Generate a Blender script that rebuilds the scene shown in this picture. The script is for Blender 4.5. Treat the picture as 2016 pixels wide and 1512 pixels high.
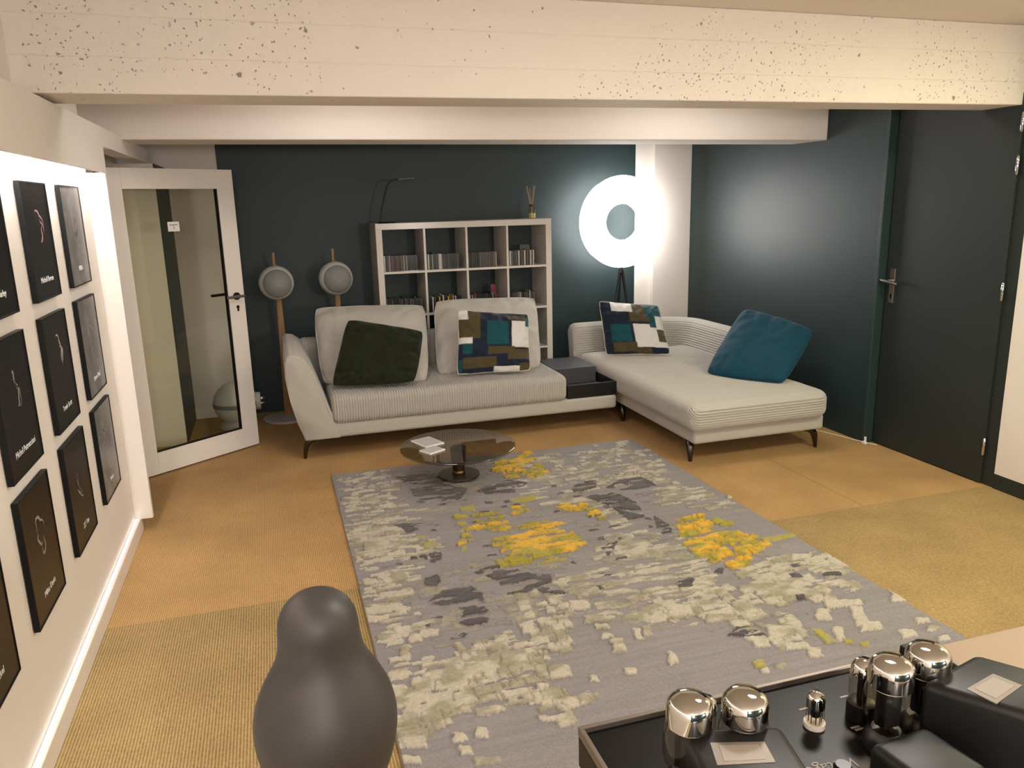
import bpy, bmesh, math, random
import numpy as np
from mathutils import Vector, Matrix, noise

# ------------------------------------------------------------------ reset
for o in list(bpy.data.objects):
    bpy.data.objects.remove(o)
SC = bpy.context.scene
COL = SC.collection
random.seed(7)

# ------------------------------------------------------------------ camera
F_PX = 1530.0
CAM = Vector((0, 0, 1.70))
YAW, PIT, ROL = math.radians(16.929), math.radians(13.217), math.radians(-1.419)
_f = Vector((math.sin(YAW)*math.cos(PIT), math.cos(YAW)*math.cos(PIT), -math.sin(PIT)))
_r0 = Vector((math.cos(YAW), -math.sin(YAW), 0))
_u0 = _r0.cross(_f)
_r = math.cos(ROL)*_r0 + math.sin(ROL)*_u0
_u = -math.sin(ROL)*_r0 + math.cos(ROL)*_u0
cam_data = bpy.data.cameras.new('camera')
cam_data.sensor_width = 36.0
cam_data.sensor_fit = 'HORIZONTAL'
cam_data.lens = F_PX/2016*36.0
cam_data.clip_start = 0.02
cam = bpy.data.objects.new('camera', cam_data)
M = Matrix((( _r.x, _u.x, -_f.x, CAM.x), (_r.y, _u.y, -_f.y, CAM.y), (_r.z, _u.z, -_f.z, CAM.z), (0, 0, 0, 1)))
cam.matrix_world = M
COL.objects.link(cam)
SC.camera = cam

# ------------------------------------------------------------------ world, unseen lights, exposure
SC.view_settings.view_transform = 'Standard'
SC.view_settings.look = 'None'
SC.view_settings.gamma = 1.0
SC.view_settings.use_curve_mapping = False
SC.view_settings.exposure = 0.30
world = bpy.data.worlds.new('world')
SC.world = world
world.use_nodes = True
world.node_tree.nodes['Background'].inputs[0].default_value = (1.0, 0.9, 0.82, 1)
world.node_tree.nodes['Background'].inputs[1].default_value = 0.05

def area_lamp(name, loc, size, power, color, rot=(0, 0, 0), size_y=None):
    d = bpy.data.lights.new(name, 'AREA')
    d.energy = power; d.color = color; d.size = size
    if size_y:
        d.shape = 'RECTANGLE'; d.size_y = size_y
    o = bpy.data.objects.new(name, d); o.location = loc; o.rotation_euler = rot
    COL.objects.link(o)
    return o
# unseen lights: right bulb inferred from a shelf highlight, left bulb added as fill
def bulb(name, loc, radius, power, color):
    d = bpy.data.lights.new(name, 'POINT'); d.energy = power; d.color = color; d.shadow_soft_size = radius
    o = bpy.data.objects.new(name, d); o.location = loc; COL.objects.link(o)
    return o
bulb('standing_lamp_bulb', (2.5, -1.75, 1.72), .20, 150, (1.0, 0.955, 0.90))
bulb('standing_lamp_bulb', (-0.1, -1.8, 1.85), .20, 118, (1.0, 0.94, 0.91))
area_lamp('ceiling_downlight', (1.5, 1.6, 2.5), 0.30, 26, (1.0, 0.93, 0.86))  # unseen ceiling fill, stands for light from behind the camera
# two added fill lights hidden between the beams, brightening sofa and back
area_lamp('ceiling_downlight', (0.5, 4.05, 2.5), 0.6, 11, (1.0, 0.94, 0.88))
area_lamp('ceiling_downlight', (2.6, 4.05, 2.5), 0.6, 11, (1.0, 0.94, 0.88))
area_lamp('ceiling_downlight', (3.3, 1.9, 2.5), 0.30, 30, (1.0, 1.0, 0.62))  # unseen yellow-green source, inferred from the tint of the right floor

# ------------------------------------------------------------------ pixel helpers
def ray(px, py):
    return _r*((px-1008)/F_PX) - _u*((py-756)/F_PX) + _f
def onZ(px, py, z=0.0):
    d = ray(px, py); return CAM + d*((z-CAM.z)/d.z)
def onY(px, py, y):
    d = ray(px, py); return CAM + d*((y-CAM.y)/d.y)
def onX(px, py, x):
    d = ray(px, py); return CAM + d*((x-CAM.x)/d.x)

# ------------------------------------------------------------------ materials
def srgb(r, g, b):
    f = lambda c: (c/255/12.92) if c/255 <= .04045 else ((c/255+.055)/1.055)**2.4
    return (f(r), f(g), f(b), 1)
MATS = {}
def mat(name, col=(200, 200, 200), rough=.6, metal=0, spec=.5, sheen=0, coat=0, noise_amt=0, noise_scale=8, bump=0, bump_scale=60,
        emit=None, emit_s=0, lin=None, var=None):
    if name in MATS: return MATS[name]
    m = bpy.data.materials.new(name); m.use_nodes = True
    nt = m.node_tree; b = nt.nodes['Principled BSDF']
    c = lin if lin else srgb(*col)
    b.inputs['Base Color'].default_value = c
    b.inputs['Roughness'].default_value = rough
    b.inputs['Metallic'].default_value = metal
    b.inputs['Specular IOR Level'].default_value = spec
    b.inputs['Sheen Weight'].default_value = sheen
    b.inputs['Coat Weight'].default_value = coat
    if emit:
        b.inputs['Emission Color'].default_value = (*emit, 1); b.inputs['Emission Strength'].default_value = emit_s
    tc = nt.nodes.new('ShaderNodeTexCoord')
    if noise_amt or var:
        n = nt.nodes.new('ShaderNodeTexNoise'); n.inputs['Scale'].default_value = noise_scale; n.inputs['Detail'].default_value = 6
        nt.links.new(tc.outputs['Object'], n.inputs['Vector'])
        mx = nt.nodes.new('ShaderNodeMix'); mx.data_type = 'RGBA'
        a = tuple(max(0, x*(1-noise_amt)) for x in c[:3])+(1,)
        d = srgb(*var) if var else tuple(min(1, x*(1+noise_amt)) for x in c[:3])+(1,)
        mx.inputs[6].default_value = a; mx.inputs[7].default_value = d
        nt.links.new(n.outputs['Fac'], mx.inputs[0]); nt.links.new(mx.outputs[2], b.inputs['Base Color'])
    if bump:
        n2 = nt.nodes.new('ShaderNodeTexNoise'); n2.inputs['Scale'].default_value = bump_scale; n2.inputs['Detail'].default_value = 4
        nt.links.new(tc.outputs['Object'], n2.inputs['Vector'])
        bp = nt.nodes.new('ShaderNodeBump'); bp.inputs['Strength'].default_value = bump; bp.inputs['Distance'].default_value = .01
        nt.links.new(n2.outputs['Fac'], bp.inputs['Height']); nt.links.new(bp.outputs['Normal'], b.inputs['Normal'])
    MATS[name] = m
    return m

def glass_mat(name, tint, rough=0.0, ior=1.5):
    m = bpy.data.materials.new(name); m.use_nodes = True
    nt = m.node_tree; nt.nodes.clear()
    out = nt.nodes.new('ShaderNodeOutputMaterial')
    tr = nt.nodes.new('ShaderNodeBsdfTransparent'); tr.inputs[0].default_value = (*tint, 1)
    gl = nt.nodes.new('ShaderNodeBsdfGlossy'); gl.inputs['Roughness'].default_value = rough
    fr = nt.nodes.new('ShaderNodeFresnel'); fr.inputs['IOR'].default_value = ior
    mx = nt.nodes.new('ShaderNodeMixShader')
    ge = nt.nodes.new('ShaderNodeNewGeometry'); fm = nt.nodes.new('ShaderNodeMath'); fm.operation = 'MULTIPLY'
    iv = nt.nodes.new('ShaderNodeMath'); iv.operation = 'SUBTRACT'; iv.inputs[0].default_value = 1.0
    nt.links.new(ge.outputs['Backfacing'], iv.inputs[1]); nt.links.new(fr.outputs[0], fm.inputs[0]); nt.links.new(iv.outputs[0], fm.inputs[1])
    nt.links.new(fm.outputs[0], mx.inputs[0]); nt.links.new(tr.outputs[0], mx.inputs[1]); nt.links.new(gl.outputs[0], mx.inputs[2])
    nt.links.new(mx.outputs[0], out.inputs[0])
    MATS[name] = m
    return m

def attr_mat(name, rough=.9, bump=.4, bump_scale=400, sheen=.2, noise_scale=160, namt=.25):
    m = bpy.data.materials.new(name); m.use_nodes = True
    nt = m.node_tree; b = nt.nodes['Principled BSDF']
    a = nt.nodes.new('ShaderNodeAttribute'); a.attribute_name = 'Col'
    tc = nt.nodes.new('ShaderNodeTexCoord')
    n = nt.nodes.new('ShaderNodeTexNoise'); n.inputs['Scale'].default_value = noise_scale; n.inputs['Detail'].default_value = 5
    nt.links.new(tc.outputs['Object'], n.inputs['Vector'])
    mr = nt.nodes.new('ShaderNodeMapRange'); mr.inputs[1].default_value = .25; mr.inputs[2].default_value = .75
    mr.inputs[3].default_value = 1-namt; mr.inputs[4].default_value = 1+namt
    nt.links.new(n.outputs['Fac'], mr.inputs[0])
    mm = nt.nodes.new('ShaderNodeVectorMath'); mm.operation = 'SCALE'
    nt.links.new(a.outputs['Color'], mm.inputs[0]); nt.links.new(mr.outputs[0], mm.inputs['Scale'])
    nt.links.new(mm.outputs[0], b.inputs['Base Color'])
    b.inputs['Roughness'].default_value = rough; b.inputs['Sheen Weight'].default_value = sheen
    b.inputs['Specular IOR Level'].default_value = .2
    n2 = nt.nodes.new('ShaderNodeTexNoise'); n2.inputs['Scale'].default_value = bump_scale; n2.inputs['Detail'].default_value = 3
    nt.links.new(tc.outputs['Object'], n2.inputs['Vector'])
    bp = nt.nodes.new('ShaderNodeBump'); bp.inputs['Strength'].default_value = bump; bp.inputs['Distance'].default_value = .006
    nt.links.new(n2.outputs['Fac'], bp.inputs['Height']); nt.links.new(bp.outputs['Normal'], b.inputs['Normal'])
    MATS[name] = m
    return m

mat('white_wall', (222, 213, 205), .75, bump=.08, bump_scale=120, noise_amt=.02)
mat('white_gloss', (226, 218, 211), .35)
mat('ceiling_paint', (218, 209, 200), .85, bump=.05, bump_scale=60)
mat('dark_wall', (34, 49, 51), .48, spec=.45, bump=.1, bump_scale=180)
mat('dark_door', (31, 38, 38), .5, bump=.06, bump_scale=150)
mat('dark_trim', (36, 54, 53), .45)
mat('black_frame', (10, 10, 11), .5, spec=.2)
mat('print_black', (7, 7, 8), .3, spec=.25)
mat('print_ink', (190, 180, 172), .5)
mat('print_ink_dim', (140, 134, 130), .4)
mat('print_rose', (190, 142, 146), .4)
mat('letter_white', (225, 225, 222), .5)
mat('steel', (165, 158, 150), .3, metal=1)
mat('dark_steel', (70, 62, 56), .3, metal=1)
mat('gun_metal', (86, 80, 74), .25, metal=1)
mat('chrome', (206, 210, 214), .06, metal=1)
mat('fabric', (176, 171, 162), .95, sheen=.3, bump=.35, bump_scale=420, noise_amt=.05, noise_scale=300)
mat('cushion_linen', (184, 178, 168), .95, sheen=.3, bump=.3, bump_scale=420, noise_amt=.05, noise_scale=300)
mat('green_velvet', (24, 30, 6), .8, sheen=.12, spec=.2, bump=.12, bump_scale=90, noise_amt=.35, noise_scale=7)
mat('teal_velvet', (2, 58, 76), .8, sheen=.12, spec=.25, bump=.1, bump_scale=90, noise_amt=.2, noise_scale=7)
mat('black_lacquer', (24, 24, 27), .3)
mat('lid_grey', (62, 62, 68), .45)
mat('shelf_white', (222, 214, 204), .18)
mat('shelf_back', (30, 36, 37), .6)
mat('lamp_black', (20, 22, 24), .4)
mat('ring_glow_rear', (255, 255, 255), .5, emit=(1.0, 0.985, 0.965), emit_s=8.5)
mat('ring_glow', (255, 255, 255), .5, emit=(1.0, 0.985, 0.965), emit_s=11.0)
mat('led_strip', (255, 255, 255), .5, emit=(1.0, 0.97, 0.95), emit_s=60.0)
mat('led_soft', (255, 255, 255), .5, emit=(1.0, 0.98, 1.0), emit_s=2.2)
mat('print_smoke', (8, 8, 9), .2, spec=.35, var=(150, 147, 143), noise_scale=7)  # blurred room reflections painted into the print as cloudy noise
mat('sphere_grey', (214, 212, 208), .35)
mat('grille_grey', (136, 135, 134), .6, bump=.3, bump_scale=500)
mat('stand_wood', (148, 108, 66), .5, noise_amt=.25, noise_scale=14)
mat('base_white', (176, 172, 172), .5)
mat('pear_grey', (66, 64, 63), .5, metal=.3)
mat('light_wood', (146, 124, 97), .5, noise_amt=.07, noise_scale=5)
mat('amp_black', (10, 10, 10), .4, spec=.3)
mat('amp_deck', (8, 8, 8), .35, spec=.2)
mat('amp_rim', (128, 118, 108), .38, metal=.8)
mat('trafo_black', (15, 15, 14), .45, spec=.3)
mat('plate_metal', (120, 110, 98), .45, metal=.3)
mat('plate_etch', (140, 130, 118), .5)
mat('tube_anode', (26, 25, 25), .45, metal=.5)
mat('tube_base', (8, 8, 8), .35)
mat('tube_white', (200, 190, 176), .6)
mat('white_plastic', (228, 224, 218), .4)
mat('card_grey', (120, 114, 108), .7)
mat('cable_white', (205, 195, 175), .6)
mat('reed', (196, 168, 120), .7)
mat('table_bronze', (120, 98, 74), .3, metal=1)
mat('table_base_dark', (62, 59, 57), .3, metal=.6)
glass_mat('door_glass', (.93, .94, .88), ior=1.6)
glass_mat('smoked_glass', (.66, .65, .62), ior=2.0)
glass_mat('tube_glass', (.90, .86, .80), ior=1.45)
glass_mat('bottle_glass', (.9, .86, .74), ior=1.45)
mat('diffuser_oil', (214, 200, 150), .2)
attr_mat('rug_pile', namt=.16, noise_scale=120, bump=.8, bump_scale=330)
attr_mat('patch_fabric', rough=.85, bump=.12, bump_scale=500, sheen=.3, namt=.05)

def sisal(name, c1, c2, axis, pitch, fine=.5):
    m = bpy.data.materials.new(name); m.use_nodes = True
    nt = m.node_tree; b = nt.nodes['Principled BSDF']; L = nt.links.new
    tc = nt.nodes.new('ShaderNodeTexCoord')
    w = nt.nodes.new('ShaderNodeTexWave'); w.wave_type = 'BANDS'; w.bands_direction = axis
    w.inputs['Scale'].default_value = 0.314/pitch; w.inputs['Distortion'].default_value = 1.2
    w.inputs['Detail'].default_value = 2; w.inputs['Detail Scale'].default_value = 30
    L(tc.outputs['Object'], w.inputs['Vector'])
    n = nt.nodes.new('ShaderNodeTexNoise'); n.inputs['Scale'].default_value = 90; n.inputs['Detail'].default_value = 6
    L(tc.outputs['Object'], n.inputs['Vector'])
    n3 = nt.nodes.new('ShaderNodeTexNoise'); n3.inputs['Scale'].default_value = 3; n3.inputs['Detail'].default_value = 5
    L(tc.outputs['Object'], n3.inputs['Vector'])
    add = nt.nodes.new('ShaderNodeMath'); add.operation = 'MULTIPLY_ADD'; add.inputs[1].default_value = .45
    L(w.outputs['Fac'], add.inputs[0]); 
    m2 = nt.nodes.new('ShaderNodeMath'); m2.operation = 'MULTIPLY'; m2.inputs[1].default_value = .55
    L(n.outputs['Fac'], m2.inputs[0]); L(m2.outputs[0], add.inputs[2])
    cr = nt.nodes.new('ShaderNodeMix'); cr.data_type = 'RGBA'; cr.inputs[6].default_value = srgb(*c1); cr.inputs[7].default_value = srgb(*c2)
    L(add.outputs[0], cr.inputs[0])
    mr = nt.nodes.new('ShaderNodeMapRange'); mr.inputs[1].default_value = .3; mr.inputs[2].default_value = .7; mr.inputs[3].default_value = .88; mr.inputs[4].default_value = 1.12
    L(n3.outputs['Fac'], mr.inputs[0])
    sc = nt.nodes.new('ShaderNodeVectorMath'); sc.operation = 'SCALE'
    L(cr.outputs[2], sc.inputs[0]); L(mr.outputs[0], sc.inputs['Scale']); L(sc.outputs[0], b.inputs['Base Color'])
    b.inputs['Roughness'].default_value = .9; b.inputs['Specular IOR Level'].default_value = .15
    bp = nt.nodes.new('ShaderNodeBump'); bp.inputs['Strength'].default_value = .7; bp.inputs['Distance'].default_value = .004
    L(add.outputs[0], bp.inputs['Height']); L(bp.outputs['Normal'], b.inputs['Normal'])
    MATS[name] = m
sisal('sisal_far', (130, 99, 62), (206, 167, 114), 'X', .009)
sisal('sisal_near', (82, 65, 38), (196, 167, 116), 'X', .0105)

def concrete():
    m = bpy.data.materials.new('painted_concrete'); m.use_nodes = True
    nt = m.node_tree; b = nt.nodes['Principled BSDF']; L = nt.links.new
    tc = nt.nodes.new('ShaderNodeTexCoord')
    n = nt.nodes.new('ShaderNodeTexNoise'); n.inputs['Scale'].default_value = 6; n.inputs['Detail'].default_value = 10; n.inputs['Roughness'].default_value = .74
    L(tc.outputs['Object'], n.inputs['Vector'])
    v = nt.nodes.new('ShaderNodeTexVoronoi'); v.inputs['Scale'].default_value = 13
    L(tc.outputs['Object'], v.inputs['Vector'])
    pn = nt.nodes.new('ShaderNodeTexNoise'); pn.inputs['Scale'].default_value = 2.2; pn.inputs['Detail'].default_value = 2
    L(tc.outputs['Object'], pn.inputs['Vector'])
    # pits: close to a cell point, only in rough patches; large ones and fine ones
    wv = nt.nodes.new('ShaderNodeVectorMath'); wv.operation = 'MULTIPLY_ADD'; wv.inputs[1].default_value = (.09, .09, .09)
    L(n.outputs['Color'], wv.inputs[0]); L(tc.outputs['Object'], wv.inputs[2])
    acc = None
    for vs_, r0_, r1_, n0_, n1_, sd in ((8, .02, .07, .46, .56, 2.2), (21, .03, .10, .49, .57, 3.1), (44, .06, .17, .51, .58, 1.7)):
        v_ = nt.nodes.new('ShaderNodeTexVoronoi'); v_.inputs['Scale'].default_value = vs_; L(wv.outputs[0], v_.inputs['Vector'])
        pn = nt.nodes.new('ShaderNodeTexNoise'); pn.inputs['Scale'].default_value = sd; pn.inputs['Detail'].default_value = 3
        L(tc.outputs['Object'], pn.inputs['Vector'])
        lt = nt.nodes.new('ShaderNodeMapRange'); lt.inputs[1].default_value = r0_; lt.inputs[2].default_value = r1_; lt.inputs[3].default_value = 1; lt.inputs[4].default_value = 0
        L(v_.outputs['Distance'], lt.inputs[0])
        pm = nt.nodes.new('ShaderNodeMapRange'); pm.inputs[1].default_value = n0_; pm.inputs[2].default_value = n1_
        L(pn.outputs['Fac'], pm.inputs[0])
        mu = nt.nodes.new('ShaderNodeMath'); mu.operation = 'MULTIPLY'; L(lt.outputs[0], mu.inputs[0]); L(pm.outputs[0], mu.inputs[1])
        if acc is None: acc = mu
        else:
            mx_ = nt.nodes.new('ShaderNodeMath'); mx_.operation = 'MAXIMUM'; L(acc.outputs[0], mx_.inputs[0]); L(mu.outputs[0], mx_.inputs[1]); acc = mx_
    pit = acc
    # form board joints along the beam
    sx = nt.nodes.new('ShaderNodeSeparateXYZ'); L(tc.outputs['Object'], sx.inputs[0])
    wob = nt.nodes.new('ShaderNodeMath'); wob.operation = 'MULTIPLY_ADD'; wob.inputs[1].default_value = .02; L(n.outputs['Fac'], wob.inputs[0]); L(sx.outputs['Z'], wob.inputs[2])
    md = nt.nodes.new('ShaderNodeMath'); md.operation = 'PINGPONG'; md.inputs[1].default_value = .07; L(wob.outputs[0], md.inputs[0])
    jl = nt.nodes.new('ShaderNodeMapRange'); jl.inputs[1].default_value = 0; jl.inputs[2].default_value = .003; jl.inputs[3].default_value = 1; jl.inputs[4].default_value = 0
    L(md.outputs[0], jl.inputs[0])
    h = nt.nodes.new('ShaderNodeMath'); h.operation = 'MULTIPLY_ADD'; h.inputs[1].default_value = -1.2; L(pit.outputs[0], h.inputs[0]); L(n.outputs['Fac'], h.inputs[2])
    h2 = nt.nodes.new('ShaderNodeMath'); h2.operation = 'MULTIPLY_ADD'; h2.inputs[1].default_value = .12; L(jl.outputs[0], h2.inputs[0]); L(h.outputs[0], h2.inputs[2])
    bp = nt.nodes.new('ShaderNodeBump'); bp.inputs['Strength'].default_value = .8; bp.inputs['Distance'].default_value = .012
    L(h2.outputs[0], bp.inputs['Height']); L(bp.outputs['Normal'], b.inputs['Normal'])
    cr = nt.nodes.new('ShaderNodeMix'); cr.data_type = 'RGBA'; cr.inputs[6].default_value = srgb(226, 216, 206); cr.inputs[7].default_value = srgb(120, 108, 98)
    ps = nt.nodes.new('ShaderNodeMath'); ps.operation = 'MULTIPLY'; ps.inputs[1].default_value = .55; L(pit.outputs[0], ps.inputs[0])
    L(ps.outputs[0], cr.inputs[0]); L(cr.outputs[2], b.inputs['Base Color'])
    b.inputs['Roughness'].default_value = .7
    MATS['painted_concrete'] = m
concrete()

# ------------------------------------------------------------------ builders
def tag(o, label=None, cat=None, group=None, kind=None):
    if label: o['label'] = label
    if cat: o['category'] = cat
    if group: o['group'] = group
    if kind: o['kind'] = kind
    return o
def empty(name, loc, label=None, cat=None, group=None, rz=0):
    o = bpy.data.objects.new(name, None); o.location = loc; o.rotation_euler = (0, 0, rz)
    o.empty_display_size = .1
    COL.objects.link(o)
    return tag(o, label, cat, group)
def root_loc(p):
    v = Vector((0, 0, 0))
    while p is not None:
        v += Vector(p.location); p = p.parent
    return v
def finish(name, me, m, parent=None, smooth=None, world=True):
    for mm in (m if isinstance(m, (list, tuple)) else [m]):
        me.materials.append(MATS[mm] if isinstance(mm, str) else mm)
    if smooth is not None:
        me.polygons.foreach_set('use_smooth', [True]*len(me.polygons))
        if smooth < 179: me.set_sharp_from_angle(angle=math.radians(smooth))
    o = bpy.data.objects.new(name, me)
    if parent is not None:
        o.parent = parent
        if world: me.transform(Matrix.Translation(-root_loc(parent)))
    elif world and len(me.vertices):
        # origin at the bottom centre of the mesh
        co = np.empty(len(me.vertices)*3); me.vertices.foreach_get('co', co); co = co.reshape(-1, 3)
        c = Vector(((co[:, 0].min()+co[:, 0].max())/2, (co[:, 1].min()+co[:, 1].max())/2, co[:, 2].min()))
        me.transform(Matrix.Translation(-c)); o.location = c
    COL.objects.link(o)
    return o
def obj(name, bm, m, parent=None, smooth=None, world=True):
    bmesh.ops.recalc_face_normals(bm, faces=bm.faces)
    me = bpy.data.meshes.new(name); bm.to_mesh(me); bm.free()
    return finish(name, me, m, parent, smooth, world)
def B(): return bmesh.new()
def box(bm, x0, x1, y0, y1, z0, z1, bev=0, seg=2):
    r = bmesh.ops.create_cube(bm, size=1)
    vs = r['verts']
    for v in vs:
        v.co = Vector((x0+(v.co.x+.5)*(x1-x0), y0+(v.co.y+.5)*(y1-y0), z0+(v.co.z+.5)*(z1-z0)))
    if bev:
        es = list({e for v in vs for e in v.link_edges})
        bmesh.ops.bevel(bm, geom=es, offset=bev, segments=seg, profile=.5, affect='EDGES')
    return bm
def hexa(bm, pts, bev=0):
    """8 points: bottom 4 (ccw) then top 4"""
    v = [bm.verts.new(p) for p in pts]
    for f in ((3, 2, 1, 0), (4, 5, 6, 7), (0, 1, 5, 4), (1, 2, 6, 5), (2, 3, 7, 6), (3, 0, 4, 7)):
        bm.faces.new([v[i] for i in f])
    if bev:
        bmesh.ops.bevel(bm, geom=list(bm.edges), offset=bev, segments=2, profile=.5, affect='EDGES')
    return bm
def prism(bm, poly, a, b, axis='Y', bev=0, seg=3):
    def P(p, t):
        return {'Y': (p[0], t, p[1]), 'X': (t, p[0], p[1]), 'Z': (p[0], p[1], t)}[axis]
    v0 = [bm.verts.new(P(p, a)) for p in poly]; v1 = [bm.verts.new(P(p, b)) for p in poly]
    n = len(poly)
    bm.faces.new(v0); bm.faces.new(v1[::-1])
    for i in range(n): bm.faces.new([v0[i], v0[(i+1) % n], v1[(i+1) % n], v1[i]])
    if bev:
        es = [e for e in bm.edges if len({v in v0 for v in e.verts}) == 1 and e.verts[0] in v0+v1]
        bmesh.ops.bevel(bm, geom=es, offset=bev, segments=seg, profile=.5, affect='EDGES')
    return bm
def lathe(bm, prof, c=(0, 0, 0), n=40, axis='Z', caps=True):
    rings = []
    c = Vector(c)
    for r, z in prof:
        ring = []
        for k in range(n):
            a = 2*math.pi*k/n
            d = {'Z': (r*math.cos(a), r*math.sin(a), z), 'Y': (r*math.cos(a), z, r*math.sin(a)), 'X': (z, r*math.cos(a), r*math.sin(a))}[axis]
            ring.append(bm.verts.new(c+Vector(d)))
        rings.append(ring)
    for a, b in zip(rings, rings[1:]):
        for k in range(n): bm.faces.new([a[k], a[(k+1) % n], b[(k+1) % n], b[k]])
    if caps:
        for rr, (r, z) in ((rings[0], prof[0]), (rings[-1], prof[-1])):
            if r > 1e-4: bm.faces.new(rr)
    bmesh.ops.remove_doubles(bm, verts=bm.verts, dist=1e-5)
    return bm
def sweep(bm, pts, rad, n=10, flat=None):
    """tube along pts with radius list; flat scales the local y axis"""
    pts = [Vector(p) for p in pts]
    if not isinstance(rad, (list, tuple)): rad = [rad]*len(pts)
    rings = []; up = Vector((0, 0, 1))
    t0 = (pts[1]-pts[0]).normalized()
    if abs(t0.dot(up)) > .9: up = Vector((0, 1, 0))
    x = t0.cross(up).normalized()
    for i, p in enumerate(pts):
        t = (pts[min(i+1, len(pts)-1)]-pts[max(i-1, 0)]).normalized()
        x = (x-t*x.dot(t)).normalized(); y = t.cross(x)
        ring = []
        for k in range(n):
            a = 2*math.pi*k/n
            ring.append(bm.verts.new(p+(x*math.cos(a)+y*math.sin(a)*(flat or 1))*rad[i]))
        rings.append(ring)
    for a, b in zip(rings, rings[1:]):
        for k in range(n): bm.faces.new([a[k], a[(k+1) % n], b[(k+1) % n], b[k]])
    bm.faces.new(rings[0][::-1]); bm.faces.new(rings[-1])
    return bm
def sphere(bm, c, r, u=32, v=20):
    bmesh.ops.create_uvsphere(bm, u_segments=u, v_segments=v, radius=r, matrix=Matrix.Translation(c)); return bm
def soft_box(name, x0, x1, y0, y1, z0, z1, r, step, disp, m, parent, smooth=179):
    """rounded box sampled finely, then pushed along its normals by disp(p, n)"""
    c = np.array([(x0+x1)/2, (y0+y1)/2, (z0+z1)/2]); h = np.array([(x1-x0)/2, (y1-y0)/2, (z1-z0)/2])
    inner = h-r
    def axis_samples(i):
        st = step[i]
        k = max(2, int(round(2*inner[i]/st)))
        mid = np.linspace(-inner[i], inner[i], k+1)
        th = np.linspace(0, math.pi/4, max(5, int(r*.785/st)+2))[1:]
        edge = inner[i]+r*np.tan(th)
        return np.concatenate([-edge[::-1], mid, edge])
    V = []; Fc = []; base = 0
    S = [axis_samples(i) for i in range(3)]
    for ax in range(3):
        a, b = [(1, 2), (2, 0), (0, 1)][ax]
        for sgn in (-1, 1):
            A, Bb = np.meshgrid(S[a], S[b], indexing='ij')
            P = np.zeros(A.shape+(3,)); P[..., a] = A; P[..., b] = Bb; P[..., ax] = sgn*(inner[ax]+r)
            V.append(P.reshape(-1, 3))
            na, nb = A.shape
            idx = base+np.arange(na*nb).reshape(na, nb)
            q = np.stack([idx[:-1, :-1], idx[1:, :-1], idx[1:, 1:], idx[:-1, 1:]], -1).reshape(-1, 4)
            if sgn < 0: q = q[:, ::-1]
            Fc.append(q); base += na*nb
    P = np.concatenate(V); q = np.concatenate(Fc)
    pin = np.clip(P, -inner, inner)
    d = P-pin; n = d/np.linalg.norm(d, axis=1, keepdims=True)
    pos = pin+n*r+c
    if disp is not None: pos = disp(pos, n)
    key = np.round(pos, 5)
    _, first, inv = np.unique(key, axis=0, return_index=True, return_inverse=True)
    inv = inv.reshape(-1)
    pos = pos[first]; q = inv[q]
    me = bpy.data.meshes.new(name)
    me.from_pydata(pos.tolist(), [], q.tolist()); me.validate(); me.update()
    return finish(name, me, m, parent, smooth)
def text_obj(name, s, size, mtx, m, parent, align='CENTER', shear=0, ext=.0003):
    cu = bpy.data.curves.new(name, 'FONT'); cu.body = s; cu.size = size; cu.align_x = align; cu.align_y = 'CENTER'; cu.extrude = ext; cu.shear = shear
    cu.resolution_u = 2
    t = bpy.data.objects.new('tmp_text', cu); COL.objects.link(t)
    dg = bpy.context.evaluated_depsgraph_get(); dg.update()
    me = bpy.data.meshes.new_from_object(t.evaluated_get(dg))
    bpy.data.objects.remove(t)
    me.materials.clear(); me.name = name
    me.transform(mtx)
    return finish(name, me, m, parent)

def vnoise(x, y, seed=0):
    xi = np.floor(x).astype(int); yi = np.floor(y).astype(int); xf = x-xi; yf = y-yi
    def hsh(a, b):
        k = np.sin(a*127.1+b*311.7+seed*74.7)*43758.5453
        return k-np.floor(k)
    u = xf*xf*(3-2*xf); v = yf*yf*(3-2*yf)
    return (hsh(xi, yi)*(1-u)+hsh(xi+1, yi)*u)*(1-v)+(hsh(xi, yi+1)*(1-u)+hsh(xi+1, yi+1)*u)*v
def fbm(x, y, seed=0, o=3):
    s = 0; a = .5; t = 0
    for i in range(o):
        s = s+a*vnoise(x*2**i, y*2**i, seed+i*13); t += a; a *= .5
    return s/t

# ================================================================== STRUCTURE
XL = -.82          # picture wall
XF = -.73          # fascia and niche return
XR = 3.92          # near right wall and door
XR2 = 3.85         # far right wall
YB = 6.75          # back wall
ZC = 2.53
tag(obj('floor', box(B(), -1.1, 4.1, -2.1, 6.9, -.08, -.006), 'sisal_far'), 'sisal matting floor laid in four strips', 'floor', kind='structure')
FLOOR = bpy.data.objects['floor']
def strip(x0, x1, y0, y1, m):
    o = obj('carpet_strip', box(B(), x0, x1, y0, y1, -.006, 0), m, FLOOR); return o
strip(-1.1, 3.035, 3.312, 6.9, 'sisal_far')
strip(3.038, 4.1, 3.312, 6.9, 'sisal_far')
strip(-1.1, 4.1, -2.1, 3.31, 'sisal_near')
tag(obj('ceiling', box(B(), -1.1, 4.1, -2.1, 6.9, ZC, ZC+.1), 'ceiling_paint'), 'smooth white painted ceiling above the concrete beam', 'ceiling', kind='structure')
bm = B()
hexa(bm, [(-.95, 3.33, 2.12), (3.96, 3.37, 2.136), (3.96, 3.62, 2.136), (-.95, 3.65, 2.12), (-.95, 3.33, ZC), (3.96, 3.37, ZC), (3.96, 3.62, ZC), (-.95, 3.65, ZC)], .006)
tag(obj('ceiling_beam', bm, 'painted_concrete'), 'deep rough pitted concrete beam painted white, nearest the camera', 'beam', kind='structure')
bm = B()
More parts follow.
